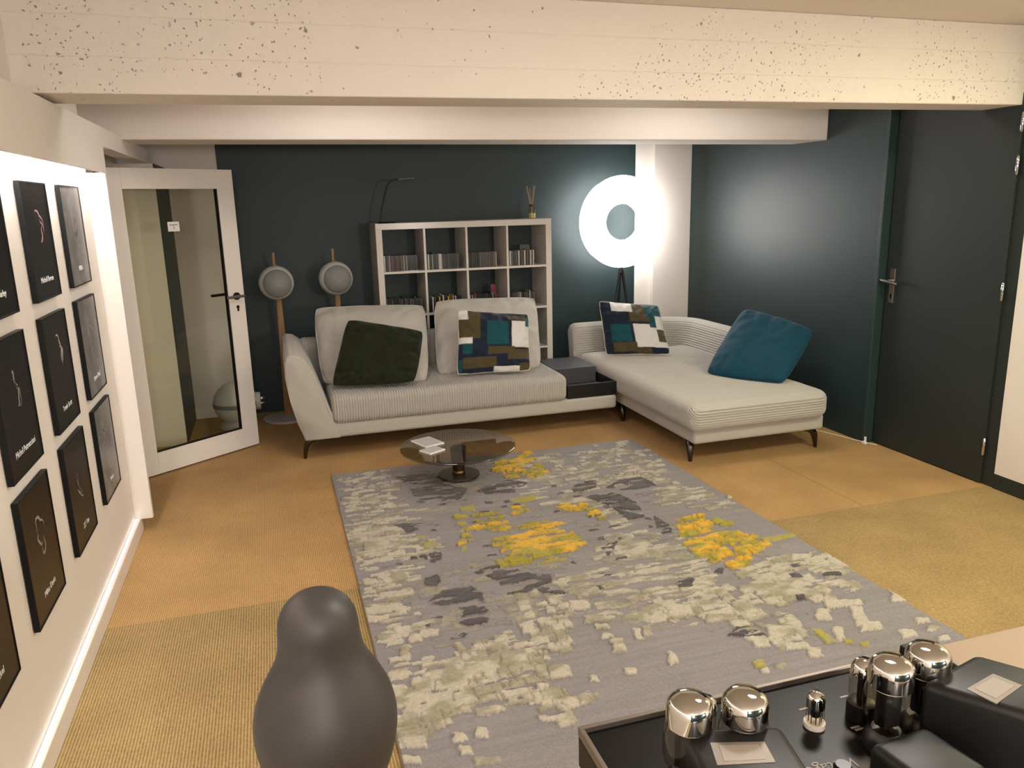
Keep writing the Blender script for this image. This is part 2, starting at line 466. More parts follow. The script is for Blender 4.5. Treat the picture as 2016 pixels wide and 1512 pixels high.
hexa(bm, [(-.95, 5.0, 2.09), (XR2, 4.83, 2.068), (XR2, 5.22, 2.068), (-.95, 5.36, 2.09), (-.95, 5.0, ZC), (XR2, 4.83, ZC), (XR2, 5.22, ZC), (-.95, 5.36, ZC)], .008)
tag(obj('ceiling_beam', bm, 'white_wall'), 'smooth white boxed beam crossing behind the rough concrete one', 'beam', kind='structure')

# back wall with white ends
tag(obj('wall_back', box(B(), -1.1, 4.1, YB, YB+.12, 0, ZC), 'white_wall'), 'back wall painted dark green with white ends', 'wall', kind='structure')
WB = bpy.data.objects['wall_back']
xd0 = onY(424, 300, YB).x; xd1 = onY(1251, 300, YB).x
obj('painted_panel', box(B(), xd0, xd1, YB-.004, YB, 0, 2.4), 'dark_wall', WB)
xp = onY(1289, 300, YB-.05).x
obj('pilaster', box(B(), xp, XR2, YB-.05, YB, 0, ZC, .004), 'white_wall', WB)
# left wall: picture wall, doorway, stub
tag(obj('wall_left', box(B(), XL-.17, XL, -2.1, 4.38, 0, ZC), 'white_wall'), 'white left wall carrying the framed prints', 'wall', kind='structure')
WL = bpy.data.objects['wall_left']
obj('niche_return', box(B(), XL, XF, 4.355, 4.39, .075, 1.885, .002), 'white_gloss', WL)
bm = B(); box(bm, XF-.016, XF, -2.1, 4.39, 1.885, 2.105, .001)
obj('fascia', bm, 'white_wall', WL)
obj('fascia_top', box(B(), XL-.17, XF-.016, -2.1, 4.39, 2.085, 2.105), 'white_wall', WL)
obj('cove_shelf', box(B(), XL, XF-.016, -2.1, 4.355, 1.99, 2.0), 'white_wall', WL)
bm = B(); box(bm, XF-.05, XF-.022, -2.0, 4.33, 1.955, 1.972)
obj('led_strip', bm, 'led_strip', WL)
obj('door_bulkhead', box(B(), XF-.10, XF, 4.39, 6.0, 2.012, 2.105, .002), 'white_wall', WL)
bm = B(); box(bm, -1.08, -.95, 4.38, 4.44, 0, ZC); box(bm, -1.08, -.95, 4.44, 5.26, 2.02, ZC); box(bm, -1.08, -.95, 5.26, 6.0, 0, ZC)
obj('doorway_wall', bm, 'white_wall', WL)
obj('wall_stub', box(B(), -1.08, -.705, 6.0, YB, 0, 2.012), 'white_wall', WL)
obj('painted_side', box(B(), -.705, -.70, 6.004, YB, .0, 2.012), 'dark_wall', WL)
obj('baseboard_led', box(B(), XL+.006, XL+.016, -2.0, 4.34, .083, .0845), 'led_soft', WL)
tag(obj('baseboard_left', box(B(), XL, XL+.030, -2.1, 4.40, 0, .083, .002), 'white_gloss'), 'white baseboard under the framed prints', 'baseboard', kind='structure')
tag(obj('baseboard_back', box(B(), -.70, xd0, YB-.015, YB, 0, .085, .002), 'white_gloss'), 'short white baseboard behind the glass door', 'baseboard', kind='structure')
# right wall
tag(obj('wall_right', box(B(), XR+.02, XR+.14, -2.1, 6.9, 0, ZC), 'white_wall'), 'right wall, dark green beyond the door and white before it', 'wall', kind='structure')
WR = bpy.data.objects['wall_right']
obj('painted_panel', box(B(), XR2, XR+.02, 4.262, YB, 0, ZC), 'dark_wall', WR)
obj('door_jamb', box(B(), XR2-.006, XR+.02, 4.236, 4.262, 0, ZC, .003), 'dark_trim', WR)
obj('door_surround', box(B(), XR+.004, XR+.02, 3.27, 4.236, 0, ZC), 'dark_door', WR)
obj('white_face', box(B(), XR-.003, XR+.02, -2.1, 3.272, .09, ZC), 'white_wall', WR)
tag(obj('baseboard_right', box(B(), XR-.004, XR+.02, -2.1, 3.272, 0, .088), 'dark_door'), 'dark green skirting under the white right wall', 'baseboard', kind='structure')
# wall behind the camera
tag(obj('wall_front', box(B(), -1.1, 4.1, -2.2, -2.1, 0, ZC), 'dark_wall'), 'plain dark wall behind the camera', 'wall', kind='structure')

# ---- dark door on the right wall
D2 = empty('door_2', (XR, 3.80, 0)); tag(D2, 'tall flush dark green door with silver lever handle', 'door', kind='structure')
obj('door_leaf', box(B(), XR-.012, XR+.004, 3.355, 4.225, .008, 2.2, .002), 'dark_door', D2)
hp = onX(1757, 562, XR-.012)
pl = obj('handle_plate', box(B(), XR-.020, XR-.012, hp.y-.022, hp.y+.022, hp.z-.115, hp.z+.11, .002), 'steel', D2)
bm = B(); lathe(bm, [(.011, XR-.065), (.011, XR-.02)], (0, hp.y, hp.z+.03), 16, 'X')
sweep(bm, [(XR-.06, hp.y+.055, hp.z+.034), (XR-.062, hp.y+.01, hp.z+.031), (XR-.062, hp.y-.05, hp.z+.022), (XR-.055, hp.y-.085, hp.z+.016)], [.009, .012, .011, .008], 12)
obj('lever', bm, 'steel', pl, 40)
bm = B(); box(bm, XR-.0215, XR-.0195, hp.y-.006, hp.y+.006, hp.z-.085, hp.z-.055)
obj('keyhole', bm, 'black_frame', pl)
for px, py in ((1945, 882), (1979, 575), (2004, 325), (2013, 240)):
    p = onX(px, py, XR-.012)
    bm = B(); lathe(bm, [(.004, p.z-.052), (.009, p.z-.046), (.009, p.z-.002), (.0075, p.z-.001), (.0075, p.z+.001), (.009, p.z+.002), (.009, p.z+.046), (.004, p.z+.052)], (XR-.016, 3.35, 0), 14)
    obj('hinge', bm, 'chrome', D2, 40)

# ---- open glass door on the left
a = Vector((-.204, 5.802, 0)); d = Vector((-.665, -.497, 0)).normalized(); W = .90; H = 1.955
nrm = Vector((d.y, -d.x, 0))  # towards the camera
if nrm.y > 0: nrm = -nrm
D1 = empty('door_1', a+d*W); tag(D1, 'open white framed door with one large glass pane', 'door', kind='structure')
def dbox(bm, s0, s1, z0, z1, t0, t1, bev=0):
    P = lambda s, t, z: a+d*s+nrm*t+Vector((0, 0, z))
    return hexa(bm, [P(s1, t0, z0), P(s0, t0, z0), P(s0, t1, z0), P(s1, t1, z0), P(s1, t0, z1), P(s0, t0, z1), P(s0, t1, z1), P(s1, t1, z1)], bev)
obj('stile', dbox(B(), 0, .125, .012, H, -.02, .02, .002), 'white_gloss', D1)
obj('stile', dbox(B(), W-.125, W, .012, H, -.02, .02, .002), 'white_gloss', D1)
obj('top_rail', dbox(B(), .125, W-.125, H-.125, H, -.02, .02, .001), 'white_gloss', D1)
obj('bottom_rail', dbox(B(), .125, W-.125, .012, .155, -.02, .02, .001), 'white_gloss', D1)
obj('glass_pane', dbox(B(), .125, W-.125, .155, H-.125, -.003, .003), 'door_glass', D1)
bm = B()
dbox(bm, .125, .132, .155, H-.125, -.014, .012); dbox(bm, .132, W-.125, .155, .162, -.014, .012)
obj('pane_gasket', bm, 'black_frame', D1)
hz = onY(468, 582, 5.77).z
P = lambda s, t, z: a+d*s+nrm*t+Vector((0, 0, z))
bm = B()
for q0, q1, r_ in ((P(.065, .02, hz), P(.065, .03, hz), .026),):
    sweep(bm, [q0, q1], r_, 20)
rose = obj('handle_rose', bm, 'dark_steel', D1, 40)
bm = B(); sweep(bm, [P(.065, .025, hz), P(.065, .058, hz), P(.075, .066, hz), P(.10, .068, hz), P(.165, .068, hz)], .0095, 12); sweep(bm, [P(.066, .066, hz), P(.03, .066, hz)], .0095, 12)
obj('lever', bm, 'steel', rose, 40)
bm = B(); sweep(bm, [P(.065, -.02, hz+.01), P(.065, -.058, hz+.01), P(.075, -.066, hz+.01), P(.10, -.068, hz+.01), P(.20, -.068, hz+.01)], .0095, 12)
obj('rear_lever', bm, 'dark_steel', D1, 40)
bm = B(); sweep(bm, [P(.062, .019, hz-.075), P(.062, .026, hz-.075)], .011, 16); dbox(bm, .056, .068, hz-.105, hz-.075, .02, .026)
obj('lock_cylinder', bm, 'dark_steel', D1, 40)
# notice card on the pane: intersect the pixel rays with the pane plane
def on_door(px, py, t=.004):
    r_ = ray(px, py); o_ = a+nrm*t; k = (o_-CAM).dot(nrm)/r_.dot(nrm); p_ = CAM+r_*k
    return (p_-a).dot(d), p_.z
s0, z1 = on_door(329, 437); s1, z0 = on_door(354, 455)
sa, sb = min(s0, s1), max(s0, s1)
cd = obj('notice_card', dbox(B(), sa, sb, z0, z1, .0032, .006), 'white_plastic', D1)
obj('printed_line', dbox(B(), sa+.012, sb-.012, z1-.022, z1-.017, .006, .0064), 'card_grey', cd)
mt = Matrix.Translation(P((sa+sb)/2, .0064, z0+(z1-z0)*.36)) @ Matrix(((-d.x, 0, nrm.x, 0), (-d.y, 0, nrm.y, 0), (0, 1, 0, 0), (0, 0, 0, 1)))
text_obj('printed_number', '3', .03, mt, 'card_grey', cd)

# ================================================================== PICTURES
def picture(y0, y1, z0, z1, words, ink, seed, label, ground='print_black'):
    XBk, XFr = XL+.003, XL+.021
    r_ = empty('framed_print', (XL+.003, (y0+y1)/2, z0), label, 'picture', 'framed black prints on the left wall')
    bm = B(); t = .005
    box(bm, XBk, XFr, y0, y0+t, z0, z1); box(bm, XBk, XFr, y1-t, y1, z0, z1)
    box(bm, XBk, XFr, y0+t, y1-t, z0, z0+t); box(bm, XBk, XFr, y0+t, y1-t, z1-t, z1)
    obj('frame', bm, 'black_frame', r_)
    pr = obj('print', box(B(), XBk, XFr-.002, y0+t, y1-t, z0+t, z1-t), ground, r_)
    xs = XFr-.0016
    # abstract stroke drawing
    rnd = random.Random(seed)
    cy, cz = (y0+y1)/2+rnd.uniform(-.01, .01), z0+(z1-z0)*rnd.uniform(.56, .64)
    bm = B()
    ph = rnd.uniform(0, 6)
    for k in range(rnd.randint(3, 4)):
        ang0 = ph+rnd.uniform(0, 6.28); ln = rnd.uniform(1.4, 3.2); ry = rnd.uniform(.022, .045); rz_ = rnd.uniform(.03, .07)
        pts = []
        for i in range(14):
            aa = ang0+ln*i/13
            rr = 1+.25*math.sin(aa*2.3+k)
            pts.append((cy+ry*rr*math.cos(aa)+.006*math.sin(aa*5), cz+rz_*rr*math.sin(aa)))
        wd = rnd.uniform(.003, .0062)
        prev = None
        for i, (py, pz) in enumerate(pts):
            w_ = wd*math.sin(math.pi*(i+.6)/14.2)
            q = pts[min(i+1, 13)]; q0 = pts[max(i-1, 0)]
            dx, dz = q[0]-q0[0], q[1]-q0[1]; L_ = math.hypot(dx, dz) or 1
            v1 = bm.verts.new((xs, py-dz/L_*w_, pz+dx/L_*w_)); v2 = bm.verts.new((xs, py+dz/L_*w_, pz-dx/L_*w_))
            if prev: bm.faces.new([prev[0], v1, v2, prev[1]])
            prev = (v1, v2)
    obj('drawn_strokes', bm, ink, pr)
    if words:
        mtx = Matrix.Translation(((xs+.0002), y0+(y1-y0)*.5, z0+(z1-z0)*.17)) @ Matrix(((0, 0, 1, 0), (1, 0, 0, 0), (0, 1, 0, 0), (0, 0, 0, 1)))
        text_obj('print_lettering', words, .029, mtx, 'letter_white', pr)
    return r_
k = (-(XL+.021))/.765
colY = {'d': (1.925, 2.26), 'c': (2.462, 2.79), 'a': (3.005, 3.335), 'b': (3.545, 3.885)}
rowZ = {1: (1.40, 1.807), 2: (.93, 1.345), 3: (.462, .878)}
rowZ = {kk: tuple(1.7+(z-1.7)*k for z in v) for kk, v in rowZ.items()}
colY = {kk: tuple(v_*k for v_ in v) for kk, v in colY.items()}
specs = [('b', 1, 'ABBA', 'print_ink_dim', 'grey cloudy framed print, top of the column nearest the glass door'),
         ('b', 2, 'Agnes Obel', 'print_ink_dim', 'grey cloudy framed print, middle of the column nearest the glass door'),
         ('b', 3, 'Prince', 'print_ink_dim', 'grey cloudy framed print, bottom of the column nearest the glass door'),
         ('a', 1, 'Michaël Bercua', 'print_rose', 'framed black print with a pinkish oval figure, top row'),
         ('a', 2, 'Travis Scott', 'print_ink', 'framed black print with a thin silver outline, middle row of its column'),
         ('a', 3, 'ZZ Top', 'print_ink_dim', 'framed black print with a dim long profile, bottom of its column'),
         ('c', 1, 'Bob Marley', 'print_ink_dim', 'framed black print cut by the photo edge, top row'),
         ('c', 2, 'Michel Petrucciani', 'print_ink_dim', 'framed black print with a tiny ear-like drawing, middle row'),
         ('c', 3, 'Miles Davis', 'print_ink_dim', 'framed black print low on the wall with faint curling lines'),
         ('d', 3, 'Jeff Buckel', 'print_ink_dim', 'framed black print cut by the photo edge, bottom row')]
for i, (c_, r_, w_, ink, lb) in enumerate(specs):
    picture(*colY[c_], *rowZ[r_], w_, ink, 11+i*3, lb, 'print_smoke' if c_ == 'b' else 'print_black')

# ================================================================== RUG
def build_rug():
    x0, x1, y0, y1 = .255, 2.375, 1.885, 4.885
    st = .004
    nx, ny = int((x1-x0)/st)+1, int((y1-y0)/st)+1
    X, Y = np.meshgrid(np.linspace(x0, x1, nx), np.linspace(y0, y1, ny), indexing='ij')
    wx = X+(fbm(X*60, Y*60, 3, 2)-.5)*.014+(fbm(X*14, Y*14, 8, 2)-.5)*.014
    wy = Y+(fbm(X*60, Y*60, 5, 2)-.5)*.014+(fbm(X*14, Y*14, 18, 2)-.5)*.012
    streak = fbm(X*9, Y*38, 71, 3)
    ID = np.zeros(X.shape, int); nid = [0]
    rnd = random.Random(4)
    H = np.zeros_like(X); Cc = np.zeros(X.shape+(3,))
    c = lambda *a_: np.array(srgb(*a_)[:3])
    GREY, CREAM, KHAKI, DARK, YEL, OLI, SAGE = c(132, 126, 126), c(182, 173, 156), c(148, 140, 118), c(66, 61, 63), c(212, 165, 42), c(160, 146, 50), c(150, 145, 108)
    tone = fbm(X*2.2, Y*60, 40, 3)
    Cc[:] = GREY
    Cc *= (.86+.28*tone)[..., None]
    def stamp(mask, col, h, var=.12, seed=1, mixcol=None, scale=14):
        if not mask.any(): return
        n = fbm(X[mask]*scale, Y[mask]*scale*1.6, seed, 3)
        base = np.repeat(col[None], mask.sum(), 0)
        if mixcol is not None:
            t = np.clip((n-.38)*4.2, 0, 1)[:, None]; base = base*(1-t)+mixcol*t
        n2 = fbm(X[mask]*70, Y[mask]*70, seed+5, 2)
        Cc[mask] = base*(1-var+2*var*n2)[:, None]
        H[mask] = h*(.8+.4*n2)
    def inpoly(pts, wxx=None, wyy=None):
        px = wx if wxx is None else wxx; py = wy if wyy is None else wyy
        ins = np.zeros(X.shape, bool)
        q = [onZ(*p) for p in pts]
        for i in range(len(q)):
            ax, ay, bx, by = q[i].x, q[i].y, q[i-1].x, q[i-1].y
            cnd = (ay > py) != (by > py)
            xx = (bx-ax)*(py-ay)/((by-ay) or 1e-9)+ax
            ins ^= cnd & (px < xx)
        return ins
    def rect(cx, cy, w, h):
        return (np.abs(wx-cx) < w/2) & (np.abs(wy-cy) < h/2)
    def scatter(poly, n, wr, hr, col, h, mixcol=None, seed=1, cut=0):
        """rectangular tufts set square to the rug, inside a traced area"""
        q = [onZ(*p) for p in poly]
        xs = [p.x for p in q]; ys = [p.y for p in q]
        m0 = inpoly(poly, X, Y)
        acc = np.zeros(X.shape, bool); k_ = 0; tries = 0
        while k_ < n and tries < n*12:
            tries += 1
            cx, cy = rnd.uniform(min(xs), max(xs)), rnd.uniform(min(ys), max(ys))
            i = int((cx-x0)/st); j = int((cy-y0)/st)
            if not (0 <= i < nx and 0 <= j < ny) or not m0[i, j]: continue
            rc_ = rect(cx, cy, rnd.uniform(*wr), rnd.uniform(*hr)) & (streak > cut); nid[0] += 1
            if rnd.random() < .55: ID[rc_] = nid[0]
            else: ID[rc_ & ~acc] = nid[0]
            acc |= rc_; k_ += 1
        stamp(acc, col, h, seed=seed, mixcol=mixcol)
    # khaki / cream brushed fields
    fields = [
        ([(760, 930), (1000, 905), (1010, 985), (860, 1010), (740, 1010)], 42, KHAKI, GREY),
        ([(690, 1050), (800, 1040), (860, 1080), (840, 1110), (700, 1100)], 26, KHAKI, CREAM),
        ([(1010, 960), (1190, 900), (1260, 960), (1240, 1060), (1160, 1010), (1040, 985)], 40, CREAM, KHAKI),
        ([(1200, 1040), (1330, 1060), (1400, 1130), (1330, 1230), (1190, 1200), (1120, 1150), (1180, 1110)], 90, KHAKI, CREAM),
        ([(880, 1110), (1110, 1100), (1130, 1160), (1060, 1230), (860, 1260), (830, 1180)], 60, KHAKI, GREY),
        ([(1090, 1130), (1300, 1150), (1400, 1240), (1250, 1235), (1110, 1200)], 50, KHAKI, CREAM),
    ]
    for i, (pl_, n_, c1, c2) in enumerate(fields):
        scatter(pl_, int(n_*2.0), (.05, .16), (.02, .07), c1, .006, c2, seed=20+i, cut=.40)
    GHOST = GREY*.55+KHAKI*.5
    scatter([(680, 950), (1230, 880), (1420, 1010), (1700, 1180), (1560, 1290), (1330, 1240), (1080, 1250), (900, 1300), (760, 1230)], 190, (.04, .14), (.015, .05), GHOST, .005, GREY*.85, seed=15, cut=.38)
    scatter([(700, 1000), (900, 980), (960, 1180), (1150, 1180), (1330, 1080), (1260, 960), (1110, 960), (1000, 960)], 46, (.02, .07), (.015, .035), DARK*1.25, .007, None, seed=16, cut=.40)
    # cream blocks, dense areas
    dense = [
        ([(662, 945), (760, 928), (775, 1010), (690, 1040)], 34, (.03, .09), (.02, .05)),
        ([(685, 1040), (790, 1010), (800, 1060), (760, 1110), (705, 1100)], 24, (.05, .16), (.015, .05)),
        ([(715, 1150), (810, 1120), (830, 1250), (745, 1260)], 22, (.06, .18), (.014, .03)),
        ([(770, 1335), (1060, 1270), (1090, 1370), (1000, 1400), (800, 1470)], 52, (.05, .15), (.05, .13)),
        ([(900, 1265), (1060, 1240), (1080, 1330), (920, 1330)], 22, (.03, .09), (.05, .13)),
        ([(1000, 915), (1230, 872), (1310, 915), (1250, 950), (1090, 950)], 46, (.04, .13), (.02, .06)),
        ([(1250, 935), (1370, 965), (1460, 1015), (1300, 1005)], 40, (.05, .16), (.012, .032)),
        ([(1170, 880), (1290, 905), (1330, 960), (1230, 940)], 22, (.03, .08), (.03, .10)),
        ([(1440, 1120), (1600, 1100), (1660, 1165), (1560, 1200), (1460, 1180)], 34, (.05, .15), (.04, .11)),
        ([(1230, 1170), (1430, 1160), (1440, 1230), (1290, 1230)], 30, (.03, .13), (.02, .07)),
        ([(1380, 1175), (1520, 1190), (1560, 1260), (1490, 1290), (1400, 1240)], 20, (.03, .08), (.05, .16)),
        ([(1000, 1180), (1110, 1170), (1130, 1290), (1060, 1300)], 16, (.03, .07), (.05, .16)),
        ([(1080, 1370), (1160, 1370), (1140, 1420), (1090, 1440)], 9, (.04, .12), (.04, .09)),
    ]
    for i, (pl_, n_, wr, hr) in enumerate(dense):
        scatter(pl_, int(n_*1.7), (wr[0], wr[1]*.9), (hr[0], hr[1]*.8), CREAM, .010, KHAKI, seed=60+i, cut=.30)
    scatter([(668, 950), (760, 932), (790, 1040), (815, 1180), (850, 1330), (780, 1340), (720, 1160)], 95, (.03, .10), (.016, .035), CREAM, .010, None, seed=58, cut=.25)
    scatter([(690, 950), (800, 940), (860, 1010), (860, 1090), (700, 1100)], 30, (.04, .12), (.02, .05), KHAKI, .008, CREAM, seed=59, cut=.30)
    def trace(pts, col, h=.011, mixcol=None, seed=9, cut=0):
        m1 = inpoly(pts) & (streak > cut)
        nid[0] += 1; ID[m1] = nid[0]
        stamp(m1, col, h, seed=seed, mixcol=mixcol)
    def quad(cx, cy, w, h, sl=-.12, sk=.35):
        """a tuft traced as a little parallelogram in the photo, laid on the floor"""
        return [(cx-w/2-sk*h/2*0, cy-h/2-sl*-w/2), (cx+w/2, cy-h/2+sl*w/2), (cx+w/2+sk*h, cy+h/2+sl*w/2), (cx-w/2+sk*h, cy+h/2-sl*w/2)]
    # loose cream tufts traced one by one
    for cx, cy, w, h in ((745, 1082, 60, 12), (705, 1108, 12, 8), (728, 1152, 30, 10), (760, 1150, 18, 12), (782, 1141, 30, 12), (735, 1213, 70, 8), (760, 1206, 50, 7),
                         (735, 1228, 62, 8), (790, 1248, 34, 12), (757, 1262, 34, 8), (795, 1290, 18, 14), (815, 1264, 26, 13), (845, 1254, 40, 9), (770, 1365, 66, 9),
                         (815, 1472, 44, 22), (903, 1460, 28, 18), (945, 1450, 22, 20), (913, 1486, 26, 16), (805, 1506, 40, 14), (958, 1508, 50, 10),
                         (985, 1265, 26, 12), (1040, 1247, 24, 14), (1100, 1255, 22, 26), (1068, 1268, 20, 12), (1100, 1330, 46, 22), (1067, 1358, 22, 9),
                         (1083, 1208, 20, 12), (1138, 1200, 40, 16), (1178, 1228, 60, 9), (1098, 1243, 22, 10), (1240, 1329, 26, 11), (1168, 1343, 16, 12), (1185, 1242, 26, 9), (1252, 1255, 15, 20),
                         (1270, 1250, 16, 20), (1319, 1302, 14, 26), (1195, 1260, 26, 8), (1213, 1280, 26, 26), (1330, 1210, 46, 20), (1412, 1228, 60, 9),
                         (1450, 1240, 26, 7), (1488, 1277, 28, 12), (1556, 1283, 40, 10), (1520, 1255, 50, 20), (1585, 1295, 26, 20), (1525, 1322, 20, 8),
                         (1495, 1330, 16, 8), (1630, 1260, 20, 26), (1600, 1222, 30, 22), (1750, 1185, 52, 20), (1640, 1200, 70, 10), (1665, 1225, 24, 40), (1690, 1245, 40, 14),
                         (1790, 1235, 30, 10), (1760, 1260, 30, 14), (1810, 1250, 24, 8), (1690, 1132, 46, 12), (1640, 1120, 60, 18), (1560, 1105, 40, 8), (1830, 1270, 24, 7),
                         (1600, 1075, 20, 6), (1430, 985, 20, 5), (1675, 1105, 24, 10)):
        trace(quad(cx, cy, w, h), CREAM, .011, KHAKI if (cx*7+cy) % 3 == 0 else None, seed=int(cx) % 17)
    # dark tufts
    for pl_ in ([(775, 945), (840, 935), (880, 945), (870, 958), (800, 958)], [(810, 968), (870, 958), (920, 966), (910, 985), (870, 1000), (820, 995), (815, 982)],
                [(945, 968), (1000, 950), (1040, 955), (1010, 975), (960, 978)], [(770, 1040), (830, 1034), (865, 1038), (860, 1050), (830, 1048), (805, 1055), (790, 1046)],
                [(1020, 1040), (1020, 1041), (1020, 1042)],
                [(835, 1143), (860, 1136), (870, 1150), (860, 1162), (840, 1160)], [(845, 1095), (868, 1093), (872, 1112), (850, 1113)],
                [(808, 1103), (822, 1101), (823, 1110), (810, 1112)], [(826, 1100), (842, 1098), (842, 1106), (828, 1108)], [(778, 1108), (795, 1106), (793, 1118), (780, 1120)],
                [(925, 1122), (980, 1118), (1030, 1128), (1060, 1140), (1085, 1135), (1088, 1150), (1050, 1172), (1000, 1178), (985, 1150), (935, 1135)],
                [(870, 1170), (930, 1160), (950, 1172), (955, 1200), (968, 1215), (960, 1230), (935, 1242), (905, 1235), (915, 1205), (870, 1200), (840, 1190)],
                [(845, 1218), (875, 1214), (872, 1226), (848, 1226)], [(890, 1255), (920, 1252), (915, 1260), (888, 1264)], [(1060, 1170), (1100, 1165), (1120, 1175), (1080, 1180)],
                [(1110, 960), (1170, 950), (1170, 965), (1130, 975)], [(1150, 985), (1210, 975), (1250, 995), (1260, 1010), (1230, 1010), (1190, 1000)],
                [(1180, 985), (1220, 1010), (1260, 1020), (1280, 1030), (1230, 1030)], [(1215, 950), (1260, 945), (1290, 962), (1240, 975), (1190, 965)],
                [(1280, 1020), (1310, 1040), (1320, 1060), (1290, 1055)], [(1180, 1085), (1215, 1070), (1200, 1095), (1195, 1105)],
                [(1310, 1150), (1330, 1142), (1360, 1146), (1355, 1165), (1330, 1166)], [(1425, 1260), (1440, 1246), (1470, 1245), (1498, 1258), (1480, 1266)],
                [(1540, 1122), (1570, 1116), (1575, 1124), (1545, 1128)], [(1535, 1140), (1560, 1138), (1565, 1148), (1545, 1150)], [(1600, 1140), (1630, 1136), (1645, 1146), (1610, 1152)],
                [(1552, 1182), (1570, 1178), (1572, 1190), (1555, 1192)], [(1570, 1210), (1595, 1207), (1598, 1216), (1575, 1218)], [(1400, 1125), (1420, 1122), (1410, 1138), (1395, 1135)],
                [(820, 1245), (850, 1236), (850, 1244), (822, 1250)]):
        trace(pl_, DARK, .010, DARK*1.5, seed=31, cut=.47)
    # yellow and olive areas
    for i, (pl_, n_, wr, hr) in enumerate((
            ([(960, 925), (1040, 895), (1060, 915), (1080, 935), (1050, 950), (985, 940)], 34, (.05, .12), (.04, .09)),
            ([(895, 1022), (915, 1018), (928, 1060), (932, 1072), (905, 1078), (912, 1060)], 16, (.03, .07), (.04, .08)),
            ([(930, 1022), (980, 1010), (985, 1028), (945, 1042)], 14, (.04, .10), (.025, .06)),
            ([(935, 1042), (1030, 1028), (1110, 1035), (1115, 1045), (1020, 1052), (940, 1052)], 22, (.06, .16), (.02, .05)),
            ([(1100, 1000), (1150, 996), (1180, 1020), (1190, 1030), (1150, 1015), (1110, 1012)], 16, (.04, .10), (.025, .06)),
            ([(970, 1068), (1060, 1050), (1140, 1060), (1150, 1080), (1110, 1095), (1060, 1100), (985, 1092)], 62, (.05, .13), (.03, .08)),
            ([(970, 1108), (1060, 1090), (1115, 1100), (1090, 1120), (985, 1122)], 22, (.05, .12), (.03, .06)),
            ([(1005, 1005), (1040, 1000), (1040, 1015), (1010, 1018)], 6, (.04, .08), (.03, .06)),
            ([(1325, 1030), (1375, 1018), (1390, 1050), (1370, 1055), (1330, 1050)], 26, (.04, .10), (.04, .09)),
            ([(1340, 1055), (1470, 1060), (1495, 1090), (1440, 1125), (1390, 1110), (1350, 1085)], 74, (.05, .13), (.04, .10)),
            ([(1395, 1030), (1430, 1030), (1425, 1042), (1400, 1042)], 5, (.04, .09), (.02, .04)))):
        scatter(pl_, int(n_*2.2), (wr[0]*.6, wr[1]*.7), (hr[0]*.5, hr[1]*.6), YEL if i not in (2, 6, 10) else OLI, .015, OLI, seed=90+i, cut=.34)
    for pl_ in ([(1000, 988), (1050, 980), (1058, 988), (1010, 998)], [(905, 1005), (935, 1000), (938, 1012), (908, 1012)], [(830, 1075), (858, 1070), (860, 1082), (838, 1086)],
                [(910, 1082), (920, 1080), (922, 1090), (912, 1092)], [(1580, 1250), (1600, 1248), (1635, 1275), (1610, 1278)], [(1670, 1275), (1690, 1272), (1690, 1284), (1675, 1284)],
                [(1470, 1310), (1490, 1306), (1500, 1322), (1480, 1326)], [(1480, 1068), (1545, 1058), (1560, 1062), (1500, 1075)], [(820, 1062), (830, 1061), (832, 1068), (822, 1068)], [(1640, 1270), (1660, 1268), (1662, 1278), (1645, 1280)]):
        trace(pl_, OLI, .009, SAGE, seed=77)
    # carved outlines: neighbouring tufts sit at slightly different heights
    cellr = fbm(X*11, Y*26, 51, 2)
    H = H*(.85+.3*cellr)+(fbm(X*120, Y*120, 2, 2)-.5)*.0025
    gro = np.zeros(X.shape, bool)
    gro[:-1] |= ID[:-1] != ID[1:]; gro[:, :-1] |= ID[:, :-1] != ID[:, 1:]
    gro &= (fbm(X*8, Y*8, 91, 2) > .47) | (H == 0)
    H = np.where(gro, -.001, H)
    Cc[gro] *= .85  # shade of the carved grooves painted into the pile colour
    Z = .012+H
    # soften the height a little
    Zs = Z.copy(); Zs[1:-1, 1:-1] = (Z[1:-1, 1:-1]*2+Z[:-2, 1:-1]+Z[2:, 1:-1]+Z[1:-1, :-2]+Z[1:-1, 2:])/6
    Z = Zs
    # right edge drifts outwards slightly towards the camera
    Xo = X+np.clip((X-1.3)/1.07, 0, 1)*(4.885-Y)/2.77*.07-np.clip((1.3-X)/1.07, 0, 1)*0
    V = np.stack([Xo, Y, Z], -1).reshape(-1, 3)
    idx = np.arange(nx*ny).reshape(nx, ny)
    q = np.stack([idx[:-1, :-1], idx[1:, :-1], idx[1:, 1:], idx[:-1, 1:]], -1).reshape(-1, 4)
    loop = np.concatenate([idx[:, 0], idx[-1, 1:], idx[-2::-1, -1], idx[0, -2:0:-1]])
    base = V[loop].copy(); base[:, 2] = .001
    n0 = len(V); m_ = len(loop)
    V2 = np.concatenate([V, base]); s = np.arange(m_)
    side = np.stack([loop, n0+s, n0+(s+1) % m_, loop[(s+1) % m_]], -1)
    me = bpy.data.meshes.new('rug')
    faces = np.concatenate([q, side])
    me.vertices.add(len(V2)); me.vertices.foreach_set('co', V2.ravel())
    me.loops.add(faces.size); me.loops.foreach_set('vertex_index', faces.ravel().astype(np.int32))
    me.polygons.add(len(faces)); me.polygons.foreach_set('loop_start', (np.arange(len(faces))*4).astype(np.int32))
    me.update(calc_edges=True)
    at = me.attributes.new('Col', 'FLOAT_COLOR', 'POINT')
    cols = np.ones((len(V2), 4)); cols[:n0, :3] = Cc.reshape(-1, 3); cols[n0:, :3] = GREY
    at.data.foreach_set('color', cols.ravel())
    o = finish('rug', me, 'rug_pile', None, 179)
    tag(o, 'large grey area rug with raised cream, charcoal and yellow patches', 'rug')
build_rug()

